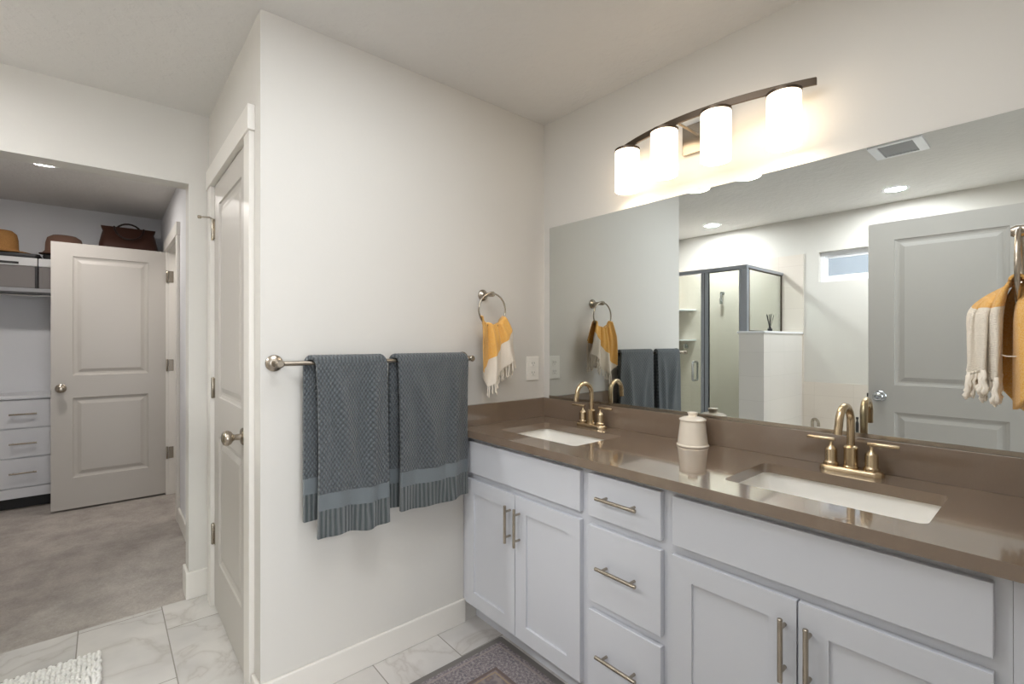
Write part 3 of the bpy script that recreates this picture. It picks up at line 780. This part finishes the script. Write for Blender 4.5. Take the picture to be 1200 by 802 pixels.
for i in range(48):
    f = bm.faces.new((VF[0][i], VF[0][i + 1], VB[0][i + 1], VB[0][i]))
    for l in f.loops: l[uvl].uv = (i / 48 * 0.25, 0.3)
tf = [tuple(VF[-1][i].co) for i in range(12, 49, 2)]; tb = [tuple(VB[-1][i].co) for i in range(4, 49, 2)]
o = obj('hand_towel', bm, M['mustard'], None, smooth=True); md = o.modifiers.new('solid', 'SOLIDIFY'); md.thickness = 0.0045; md.offset = 0
tag(o, 'mustard yellow hand towel with white fringed end hanging left of the mirror', 'towel', 'mustard hand towels in the rings')
bm = BM(); tassels(bm, tf, 0.052, 0.0022, 3); tassels(bm, tb, 0.050, 0.0022, 4)
fr = obj('fringe', bm, M['fringe'], None, smooth=True, loc=tuple(o.location)); fr.parent = o; fr.location = (0, 0, 0); fr['label'] = 'white knotted fringe'

# right towel, close to the camera; ring plane x = XE-.075
RX2 = XE - 0.075
bm = BM(); uvl = bm.loops.layers.uv.new('UVMap')
def FW(u, v):          # west flap: white fringed end; u runs round a folded plan
    plan = plerp([(0, -0.1255, 1.400), (0.30, -0.131, 1.345), (0.55, -0.112, 1.325), (0.72, -0.100, 1.338), (0.86, -0.092, 1.318), (1, -0.080, 1.345)], u)
    top = (RX2 - 0.009, lerp(yc + 0.060, 1.306, u))
    k = min(1, v / 0.42); k = sin(k * pi / 2) ** 0.9
    x = lerp(top[0], plan[0], k); y = lerp(top[1], plan[1], k)
    zt = 1.416 - 0.010 * sin(u * pi) - 0.004 ; zb_ = lerp(1.235, 1.215, u) + 0.006 * sin(u * 14)
    z = lerp(zt, zb_, v ** 1.08)
    x += 0.0042 * sin(u * 2 * pi * 3.5 + v * 2) * k; y += 0.007 * cos(u * 2 * pi * 4) * k
    return (x, y, z)
VF = sheet(bm, uvl, FW, 60, 44, lambda u, v: (u * 0.2, (1 - v) * 0.26 - 0.03 * sin(u * 7) * v * 0 ))
def FE(u, v):          # east flap: all mustard, rolled and rounded at the bottom
    plan = plerp([(0, -0.050, 1.41), (0.25, -0.0625, 1.345), (0.5, -0.058, 1.312), (0.75, -0.030, 1.303), (1, -0.010, 1.35)], u)
    top = (RX2 + 0.009, lerp(yc + 0.060, 1.306, u)); k = min(1, v / 0.35); k = sin(k * pi / 2)
    x = lerp(top[0], plan[0], k); y = lerp(top[1], plan[1], k)
    z = lerp(1.416, 1.165 + 0.02 * u - 0.012 * sin(u * 6), v); x += 0.0035 * sin(u * 11 + v * 2.5) * k; y += 0.006 * sin(v * 3.1) * sin(u * 5)
    return (x, y, z + 0)
VE = sheet(bm, uvl, FE, 50, 40, lambda u, v: (u * 0.2, 0.3))
for i in range(50):
    a0 = int(i * 60 / 50); a1 = int((i + 1) * 60 / 50)
# inner wall of the fold, joining the two flaps low behind the white end
def FI(u, v):
    x = lerp(-0.092, -0.050, u); y = lerp(1.405, 1.40, u) + 0.012 * sin(u * pi)
    xt = lerp(RX2 - 0.006, RX2 + 0.006, u)
    k = sin(min(1, v / 0.4) * pi / 2); x = lerp(xt, x, k)
    zb_ = 1.150 + 0.055 * (1 - u) ** 1.5
    return (x, lerp(1.37, y, k), lerp(1.405, zb_, v))
sheet(bm, uvl, FI, 16, 30, lambda u, v: (u * 0.08, 0.3))
def FO(u, v):          # saddle over the ring
    th = pi * u; y = lerp(1.306, yc + 0.060, v)
    return (RX2 - 0.0095 * cos(th), y, 1.408 + 0.0085 * sin(th) + 0.0 )
sheet(bm, uvl, FO, 10, 20, lambda u, v: (u * 0.02, 0.3))
tf = [tuple(VF[-1][i].co) for i in range(0, 61, 2)]
o = obj('hand_towel', bm, M['mustard2'], None, smooth=True); md = o.modifiers.new('solid', 'SOLIDIFY'); md.thickness = 0.005; md.offset = 0
tag(o, 'mustard hand towel with thick white fringe hanging at the right edge of the photo', 'towel', 'mustard hand towels in the rings')
bm = BM(); tassels(bm, tf, 0.044, 0.0030, 9)
fr = obj('fringe', bm, M['fringe'], None, smooth=True, loc=tuple(o.location)); fr.parent = o; fr.location = (0, 0, 0); fr['label'] = 'white knotted fringe'

bm = BM(); tube(bm, [(-0.086, 1.33, 1.266), (-0.075, 1.322, 1.262), (-0.062, 1.325, 1.262), (-0.052, 1.33, 1.266)], 0.0012, 6)
st = obj('loose_thread', bm, M['fringe'], None, smooth=True, loc=tuple(o.location)); st.parent = o; st.location = (0, 0, 0)

# ------------------------------------------------------------------ outlet
t_ = thing('wall_outlet', (XT, 1.690, 1.15), 'ivory duplex wall outlet between the yellow towel and the mirror corner', 'outlet')
obj('cover_plate', B(XT, XT + 0.006, 1.648, 1.734, 1.088, 1.212), M['plastic'], t_, bevel=0.0025)
for z in (1.126, 1.174):
    bm = BM(); box(bm, XT + 0.006, XT + 0.0085, 1.674, 1.708, z - 0.014, z + 0.014)
    r_ = obj('socket', bm, M['plastic'], t_, bevel=0.002)
    bm = BM()
    for q in (-0.007, 0.007): box(bm, XT + 0.0084, XT + 0.0088, 1.691 + q - 0.0012, 1.691 + q + 0.0012, z - 0.001, z + 0.009)
    lathe(bm, (XT + 0.0084, 1.691, z - 0.007), (1, 0, 0), [(0.0024, 0), (0.0024, 0.0005)], 10)
    obj('slots', bm, M['black'], r_)

# ------------------------------------------------------------------ floor textiles
def flat_uv(bm, fx, fy):
    uvl = bm.loops.layers.uv.new('UVMap')
    for f in bm.faces:
        for l in f.loops: l[uvl].uv = (fx(l.vert.co), fy(l.vert.co))
bm = BM(); rx0, rx1, ry0, ry1 = -1.603, -0.69, 0.70, 1.312
loft(bm, [rrect((rx0 + rx1) / 2, (ry0 + ry1) / 2, rx1 - rx0, ry1 - ry0, 0.01, z) for z in (0.0005, 0.006)])
flat_uv(bm, lambda c_: c_.x - rx0, lambda c_: ry1 - c_.y)
tag(obj('area_rug', bm, M['rug']), 'faded mauve and grey patterned rug on the tile before the vanity', 'rug')
t_ = thing('bath_mat', (-2.17, -0.27, 0), 'white chunky chenille bath mat on the marble tile, bottom left', 'bath mat')
mx0, mx1, my0, my1 = -2.585, -1.80, -0.52, 0.0
obj('backing', B(mx0 + 0.01, mx1 - 0.01, my0 + 0.01, my1 - 0.01, 0.0005, 0.008), M['mat'], t_)
bm = BM(); rnd = random.Random(5)
ico = bmesh.new(); bmesh.ops.create_icosphere(ico, subdivisions=2, radius=1.0)
iv = [v.co.copy() for v in ico.verts]; ifc = [[v.index for v in f.verts] for f in ico.faces]; ico.free()
y = my0 + 0.01; row = 0
while y < my1 - 0.004:
    x = mx0 + 0.01 + (row % 2) * 0.009
    while x < mx1 - 0.004:
        sx, sy, sz = rnd.uniform(0.008, 0.011), rnd.uniform(0.007, 0.0095), rnd.uniform(0.010, 0.014)
        c_ = Vector((x + rnd.uniform(-0.003, 0.003), y + rnd.uniform(-0.003, 0.003), 0.0135 + rnd.uniform(0, 0.004))); an = rnd.uniform(0, pi)
        vs = [bm.verts.new(c_ + Vector((p.x * sx * cos(an) - p.y * sy * sin(an), p.x * sx * sin(an) + p.y * sy * cos(an), p.z * sz))) for p in iv]
        for f in ifc: bm.faces.new([vs[i] for i in f])
        x += 0.0165
    y += 0.0145; row += 1
o = obj('pile', bm, M['mat'], t_, smooth=True); o['kind'] = 'stuff'

# ------------------------------------------------------------------ recessed lights and fan
def downlight(x, y, label, mat, r=0.062):
    t_ = thing('recessed_light', (x, y, H), label, 'light', 'recessed ceiling lights')
    bm = BM(); lathe(bm, (x, y, H), (0, 0, -1), [(r + 0.024, 0.0005), (r + 0.022, 0.004), (r + 0.004, 0.006), (r, 0.003), (r, 0.0008)], 40, False, False)
    obj('trim_ring', bm, M['vinyl'], t_, smooth='auto')
    bm = BM(); lathe(bm, (x, y, H), (0, 0, -1), [(r, 0.0008), (r, 0.0025), (r * 0.6, 0.0035), (0.001, 0.004)], 40)
    obj('lens', bm, mat, t_, smooth='auto')
downlight(-0.837, -0.988, 'lit round recessed ceiling light nearest the exhaust fan, seen in the mirror', M['lens'])
downlight(-2.285, -1.029, 'lit round recessed ceiling light over the glass shower, seen in the mirror', M['lens'])
downlight(-4.262, -0.30, 'lit round ceiling light inside the walk-in closet', M['lens_closet'], 0.075)
t_ = thing('exhaust_fan', (-0.645, -0.02, H), 'square white exhaust fan grille on the ceiling, seen in the mirror', 'vent')
bm = BM(); fx0, fx1, fy0_, fy1_ = -0.772, -0.520, -0.150, 0.105
box(bm, fx0 , fx0 + 0.045, fy0_, fy1_, H - 0.014, H - 0.0005); box(bm, fx1 - 0.045, fx1, fy0_, fy1_, H - 0.014, H - 0.0005)
box(bm, fx0 + 0.045, fx1 - 0.045, fy0_, fy0_ + 0.02, H - 0.014, H - 0.0005); box(bm, fx0 + 0.045, fx1 - 0.045, fy1_ - 0.02, fy1_, H - 0.014, H - 0.0005)
obj('frame', bm, M['vinyl'], t_, bevel=0.002)
obj('grille', B(fx0 + 0.045, fx1 - 0.045, fy0_ + 0.02, fy1_ - 0.02, H - 0.008, H - 0.0005), M['shelf'], t_)

# ------------------------------------------------------------------ shower and tub (seen in the mirror)
struct('wall_shower_south_tile', B(XC + 0.012, -1.589, YS, YS + 0.011, 0, 2.102), M['tile_s'])
struct('wall_shower_west_tile', B(XC, XC + 0.012, YS, -0.56, 0, 2.102), M['tile_w'])
struct('wall_tub_south_tile', B(-1.588, XE, YS, YS + 0.011, 0, 0.918), M['tile_s'])
bm = B(-1.800, -1.600, YS + 0.011, -0.530, 0, 1.358)
struct('wall_pony', bm, tile('pony_tile', (226, 223, 219), (214, 211, 207), 0.30, 0.20, ('y', 'z')))
struct('trim_2', B(-1.812, -1.590, YS + 0.011, -0.520, 1.358, 1.376), M['vinyl'], bevel=0.003)
struct('floor_shower_pan', B(XC + 0.012, -1.800, YS + 0.011, -0.66, 0, 0.05), M['acrylic'])
struct('floor_shower_curb', B(XC + 0.012, -1.800, -0.66, -0.54, 0, 0.10), M['acrylic'], bevel=0.008)
t_ = thing('shower_enclosure', (-2.2, -0.6, 0.1), 'silver framed corner shower enclosure with clear glass, seen in the mirror', 'shower')
SY0, SY1, SZ0, SZ1 = -0.625, -0.590, 0.100, 1.945
bm = BM(); box(bm, XC + 0.012, -1.760, SY0, SY1, SZ1 - 0.034, SZ1); box(bm, -1.795, -1.760, YS + 0.012, SY0, SZ1 - 0.026, SZ1)
obj('top_rail', bm, M['alu'], t_, bevel=0.003)
bm = BM(); box(bm, -1.826, -1.812, SY0, SY1, SZ0, SZ1 - 0.034); box(bm, -1.812, -1.757, SY0, SY1, 1.376, SZ1 - 0.034); obj('corner_post', bm, M['alu'], t_, bevel=0.004)
for x0, x1 in ((-2.171, -2.140), (-2.134, -2.103)): obj('post', B(x0, x1, SY0, SY1, SZ0, SZ1 - 0.034), M['alu'], t_, bevel=0.004)
obj('seal', B(-2.140, -2.134, SY0 + 0.006, SY1 - 0.006, SZ0, SZ1 - 0.034), M['black'], t_)
obj('wall_post', B(XC + 0.012, XC + 0.04, SY0, SY1, SZ0, SZ1 - 0.034), M['alu'], t_)
bm = BM()
for x0, x1, z0 in ((-2.103, -1.826, SZ0),): ringbox(bm, x0, x1, z0, SZ1 - 0.034, 0.006, -0.612, -0.603)
obj('gasket', bm, M['black'], t_)
obj('fixed_panel', B(-2.100, -1.829, -0.610, -0.605, SZ0 + 0.003, SZ1 - 0.036), M['glass'], t_)
gd = obj('glass_door', B(XC + 0.042, -2.174, -0.610, -0.604, SZ0 + 0.012, SZ1 - 0.040), M['glass'], t_)
bm = BM(); hp = [(-2.235, -0.604, 1.10), (-2.235, -0.570, 1.10), (-2.235, -0.562, 1.092), (-2.235, -0.562, 0.938), (-2.235, -0.570, 0.930), (-2.235, -0.604, 0.930)]
tube(bm, hp, 0.009, 12); tube(bm, [(p[0], -1.214 - p[1] if False else -0.610 - (p[1] + 0.604), p[2]) for p in hp], 0.009, 12)
obj('handle', bm, M['chrome'], gd, smooth='auto')
bm = BM(); box(bm, -1.795, -1.760, SY0 - 0.020, SY0, 1.376, SZ1 - 0.026); box(bm, -1.783, -1.772, YS + 0.011, YS + 0.024, 1.376, SZ1 - 0.026)
box(bm, -1.783, -1.772, YS + 0.024, SY0 - 0.020, 1.376, 1.386); box(bm, -1.783, -1.772, YS + 0.024, SY0 - 0.020, SZ1 - 0.034, SZ1 - 0.026)
obj('side_frame', bm, M['bronze'], t_)
obj('side_panel', B(-1.780, -1.775, YS + 0.026, SY0 - 0.022, 1.386, SZ1 - 0.034), M['glass'], t_)
# corner shelves
for z, lb in ((1.640, 'upper white corner shelf inside the shower'), (1.310, 'lower white corner shelf inside the shower')):
    bm = BM(); x0, y0 = XC + 0.0125, YS + 0.0115; r = 0.21
    pl = [(x0, y0)] + [(x0 + r * cos(radians(90 * i / 12)), y0 + r * sin(radians(90 * i / 12))) for i in range(13)]
    loft(bm, [[(*p, z - 0.014) for p in pl], [(*p, z) for p in pl]])
    tag(obj('corner_shelf', bm, M['vinyl'], bevel=0.002), lb, 'shelf', 'shower corner shelves')
t_ = thing('shower_fixture', (-2.345, YS + 0.011, 1.75), 'small chrome wall holder on the tile behind the shower glass', 'holder')
bm = BM(); lathe(bm, (-2.345, YS + 0.011, 1.795), (0, 1, 0), [(0.016, 0), (0.016, 0.006), (0.008, 0.010), (0.008, 0.035), (0.012, 0.040)], 20); obj('bracket', bm, M['chrome'], t_, smooth='auto')
bm = BM(); lathe(bm, (-2.345, YS + 0.055, 1.680), (0, 0, 1), [(0.014, 0), (0.017, 0.01), (0.017, 0.05), (0.010, 0.06), (0.010, 0.12)], 20); obj('dispenser', bm, M['chrome'], t_, smooth='auto')
t_ = thing('shower_valve', (-2.765, YS + 0.011, 1.235), 'small round chrome shower valve below the corner shelves', 'valve')
bm = BM(); lathe(bm, (-2.765, YS + 0.011, 1.235), (0, 1, 0), [(0.030, 0), (0.028, 0.006), (0.014, 0.010), (0.014, 0.04), (0.010, 0.045)], 24); obj('knob', bm, M['chrome'], t_, smooth='auto')
bm = BM(); tube(bm, [(-2.765, YS + 0.045, 1.235), (-2.765, YS + 0.05, 1.19)], 0.005, 10); obj('lever', bm, M['chrome'], t_, smooth='auto')
t_ = thing('reed_diffuser', (-1.68, -0.86, 1.376), 'black reed diffuser on the half wall beside the shower glass', 'diffuser')
bm = BM(); lathe(bm, (-1.68, -0.86, 1.376), (0, 0, 1), [(0.017, 0), (0.019, 0.003), (0.019, 0.022), (0.010, 0.032), (0.010, 0.040)], 20); obj('bottle', bm, M['black'], t_, smooth='auto')
for i in range(8):
    an = 2 * pi * i / 8 + 0.3; bm = BM(); k = 0.018 + 0.012 * (i % 3)
    tube(bm, [(-1.68 - cos(an) * 0.004, -0.86 - sin(an) * 0.004, 1.38), (-1.68 + cos(an) * k, -0.86 + sin(an) * k, 1.530 - 0.004 * (i % 4))], 0.0020, 6)
    obj('reed', bm, M['black'], t_)
# tub
t_ = thing('bathtub', (-0.8, -1.0, 0), 'white alcove bathtub between the half wall and the open door', 'bathtub')
bm = BM(); tx0, tx1, ty0, ty1 = -1.598, 0.010, YS + 0.012, -0.62; tcx, tcy = (tx0 + tx1) / 2, (ty0 + ty1) / 2; tw, tl = tx1 - tx0, ty1 - ty0
loft(bm, [rrect(tcx, tcy, tw, tl, 0.01, 0.001), rrect(tcx, tcy, tw, tl, 0.01, 0.485), rrect(tcx, tcy, tw - 0.01, tl - 0.01, 0.01, 0.495), rrect(tcx + 0.03, tcy + 0.02, tw - 0.32, tl - 0.20, 0.20, 0.495), rrect(tcx + 0.03, tcy + 0.02, tw - 0.36, tl - 0.24, 0.20, 0.47), rrect(tcx + 0.03, tcy + 0.02, tw - 0.55, tl - 0.34, 0.18, 0.15), rrect(tcx + 0.03, tcy + 0.02, tw - 0.7, tl - 0.45, 0.14, 0.12)])
obj('tub_shell', bm, M['acrylic'], t_, smooth='auto')
t_ = thing('tub_filler', (-1.47, -1.30, 0.4955), 'grey arched tub filler spout rising at the tub corner, seen in the mirror', 'faucet')
bm = BM(); pts = [(-1.500, -1.335, 0.4955), (-1.500, -1.335, 0.55)] + [(-1.465 - 0.035 * cos(radians(a_)), -1.30 - 0.035 * cos(radians(a_)), 0.555 + 0.038 * sin(radians(a_))) for a_ in range(0, 181, 15)] + [(-1.430, -1.265, 0.535)]
tube(bm, pts, 0.012, 14); obj('spout', bm, M['nickel'], t_, smooth='auto')
bm = BM(); lathe(bm, (-1.500, -1.335, 0.4955), (0, 0, 1), [(0.024, 0), (0.024, 0.006), (0.016, 0.012)], 24); obj('escutcheon', bm, M['nickel'], t_, smooth='auto')
bm = BM(); lathe(bm, (-1.158, -1.325, 0.4955), (0, 0, 1), [(0.011, 0), (0.012, 0.004), (0.012, 0.10), (0.006, 0.115), (0.006, 0.13), (0.010, 0.132), (0.010, 0.148), (0.004, 0.150)], 24)
tag(obj('bottle', bm, M['black'], smooth='auto'), 'slim dark bottle standing on the back rim of the bathtub', 'bottle')

# ------------------------------------------------------------------ closet contents
SX = -5.215
t_ = thing('closet_shelf', (-5.4, -0.4, 1.70), 'grey closet shelf with hanging rod on the back wall of the closet', 'shelf')
obj('board', B(-5.579, SX, -1.479, 0.385, 1.672, 1.702), M['shelf'], t_, bevel=0.002)
bm = BM(); tube(bm, [(-5.27, -1.47, 1.652), (-5.27, 0.385, 1.652)], 0.010, 14); obj('rod', bm, M['chrome'], t_, smooth='auto')
for y in (-1.30, -0.86, 0.25): obj('bracket', B(-5.579, -5.25, y - 0.008, y + 0.008, 1.662, 1.672), M['shelf'], t_)
def bin_(y0, y1, label):
    t_ = thing('storage_bin', (-5.39, (y0 + y1) / 2, 1.702), label, 'storage bin', 'fabric storage bins on the closet shelf')
    obj('body', B(-5.56, -5.240, y0, y1, 1.7025, 1.875), M['fabric_grey'], t_, bevel=0.006)
    ld = obj('lid', B(-5.565, -5.232, y0 - 0.001, y1 + 0.001, 1.875, 1.940), M['fabric_white'], t_, bevel=0.006)
    yc_ = (y0 + y1) / 2
    obj('handle_slot', B(-5.232, -5.2305, yc_ - 0.075, yc_ + 0.10, 1.885, 1.903), M['black'], ld)
    bm = BM(); box(bm, -5.2395, -5.236, y1 - 0.014, y1 - 0.001, 1.703, 1.872)
    obj('edge_strap', bm, M['black'], t_)
bin_(-0.80, -0.397, 'grey and white fabric storage bin leftmost on the closet shelf')
bin_(-0.39, 0.00, 'grey and white fabric storage bin half hidden by the open closet door')
bin_(0.006, 0.385, 'fabric storage bin behind the closet door, under the leather bag')
bm = BM(); loft(bm, [rrect(-5.39, -0.55, 0.30, 0.33, 0.03, 1.941), rrect(-5.39, -0.55, 0.31, 0.34, 0.03, 1.955), rrect(-5.39, -0.55, 0.30, 0.33, 0.03, 1.972)])
tag(obj('folded_garment', bm, M['black'], smooth='auto'), 'flat black folded garment under the straw hat', 'clothes', 'black folded clothes on the bins')
bm = BM(); loft(bm, [rrect(-5.39, -0.20, 0.30, 0.33, 0.03, 1.941), rrect(-5.39, -0.20, 0.31, 0.34, 0.03, 1.960), rrect(-5.39, -0.20, 0.30, 0.33, 0.03, 1.982)])
tag(obj('folded_garment', bm, M['black'], smooth='auto'), 'flat black folded garment under the brown hat', 'clothes', 'black folded clothes on the bins')
def hat(c_, label, mat, band, rb, rc, hc, droop, cat='hat'):
    t_ = thing('hat', c_, label, 'hat'); bm = BM(); n = 48; rings = []
    prof = [(rb, 0.0), (rb * 0.8, 0.008), (rc * 1.12, 0.016), (rc, 0.030), (rc * 0.97, hc * 0.6), (rc * 0.88, hc * 0.85), (rc * 0.62, hc * 0.98), (rc * 0.05, hc)]
    for r, h in prof:
        rings.append([(c_[0] + r * cos(2 * pi * i / n) * 0.85, c_[1] + r * sin(2 * pi * i / n), c_[2] + h + (droop * (0.5 - 0.5 * cos(4 * pi * i / n)) if r > rc * 1.2 else 0)) for i in range(n)])
    rings.append([(c_[0], c_[1], c_[2] + hc)] * n) if False else None
    loft(bm, rings, False, True); o = obj('crown_and_brim', bm, mat, t_, smooth=True)
    md = o.modifiers.new('solid', 'SOLIDIFY'); md.thickness = 0.004; md.offset = 1
    bm = BM(); rr = [[(c_[0] + q * cos(2 * pi * i / n) * 0.85, c_[1] + q * sin(2 * pi * i / n), c_[2] + z) for i in range(n)] for q, z in ((rc * 1.04, 0.026), (rc * 1.01, 0.045))]
    if band: obj('hat_band', loft(bm, rr, False, False), band, t_, smooth=True)
    else: bm.free()
hat((-5.36, -0.60, 1.975), 'straw hat with a wide brim at the left edge of the closet shelf', M['straw'], None, 0.165, 0.088, 0.175, 0.006)
hat((-5.30, -0.245, 1.984), 'low brown felt hat showing above the closet door', M['felt'], M['felt'], 0.15, 0.112, 0.160, 0.004)
# bag
by0, by1, bx, bz = -0.035, 0.365, -5.38, 1.9415
t_ = thing('leather_bag', (bx, 0.165, bz), 'brown leather weekender bag on a bin above the open closet door', 'bag')
bm = BM(); rings = []; bw = by1 - by0; bc = (by0 + by1) / 2
for k, (z, fw, fd) in enumerate(((0, 0.92, 0.21), (0.01, 0.98, 0.24), (0.08, 1.02, 0.25), (0.18, 1.0, 0.22), (0.26, 0.93, 0.15), (0.30, 0.88, 0.085), (0.325, 0.93, 0.04), (0.338, 0.94, 0.022))):
    r = rrect(bx, bc, fd, bw * fw, min(fd * 0.45, 0.05), bz + z, 6)
    rings.append([(p[0] + 0.004 * sin(p[1] * 40 + z * 20), p[1], p[2] + (0.012 * abs((p[1] - bc) / (bw / 2)) ** 6 if k > 5 else 0)) for p in r])
obj('body', loft(bm, rings), M['leather'], t_, smooth='auto')
for s in (-1, 1):
    bm = BM(); dpt = bx + s * 0.10
    pts = [(bx + s * 0.118, bc - 0.09, bz + 0.20)] + [(bx + s * (0.06 - 0.02 * sin(t_a)), bc - 0.095 * cos(t_a), bz + 0.30 + 0.088 * sin(t_a)) for t_a in [pi * i / 12 for i in range(13)]] + [(bx + s * 0.118, bc + 0.09, bz + 0.20)]
    if s == 1:  # front handle hangs down
        pts = [(bx + 0.060, bc - 0.10, bz + 0.335)] + [(bx + 0.075 + 0.055 * sin(t_a), bc - 0.10 * cos(t_a), bz + 0.33 - 0.105 * sin(t_a)) for t_a in [pi * i / 12 for i in range(13)]] + [(bx + 0.060, bc + 0.10, bz + 0.335)]
    tube(bm, pts, 0.0075, 10); obj('handle', bm, M['leather_dark'], t_, smooth='auto')
# dresser
DX, dy0, dy1 = -5.20, -0.735, -0.205
t_ = thing('dresser', (-5.39, -0.47, 0), 'white three-drawer dresser at the back left of the closet', 'dresser')
bm = BM(); box(bm, -5.575, DX - 0.018, dy0 + 0.005, dy1 - 0.005, 0.09, 0.850); obj('body', bm, M['closet_white'], t_, bevel=0.002)
obj('dresser_top', B(-5.578, DX + 0.01, dy0, dy1, 0.850, 0.874), M['closet_white'], t_, bevel=0.003)
obj('base_rail', B(DX - 0.018, DX, dy0 + 0.005, dy1 - 0.005, 0.095, 0.168), M['closet_white'], t_)
obj('shadow_plinth', B(-5.56, -5.28, dy0 + 0.03, dy1 - 0.03, 0, 0.09), M['black'], t_)  # black colour stands in for the shadow under the dresser
for z0, z1 in ((0.628, 0.842), (0.404, 0.618), (0.178, 0.394)):
    dw = obj('drawer', B(DX - 0.018, DX, dy0 + 0.008, dy1 - 0.008, z0, z1), M['closet_white'], t_, bevel=0.002)
    bm = BM(); zc_ = (z0 + z1) / 2; tube(bm, [(DX + 0.028, -0.545, zc_), (DX + 0.028, -0.395, zc_)], 0.006, 12)
    for y in (-0.525, -0.415): tube(bm, [(DX, y, zc_), (DX + 0.028, y, zc_)], 0.0045, 10)
    obj('handle', bm, M['nickel'], dw, smooth='auto')
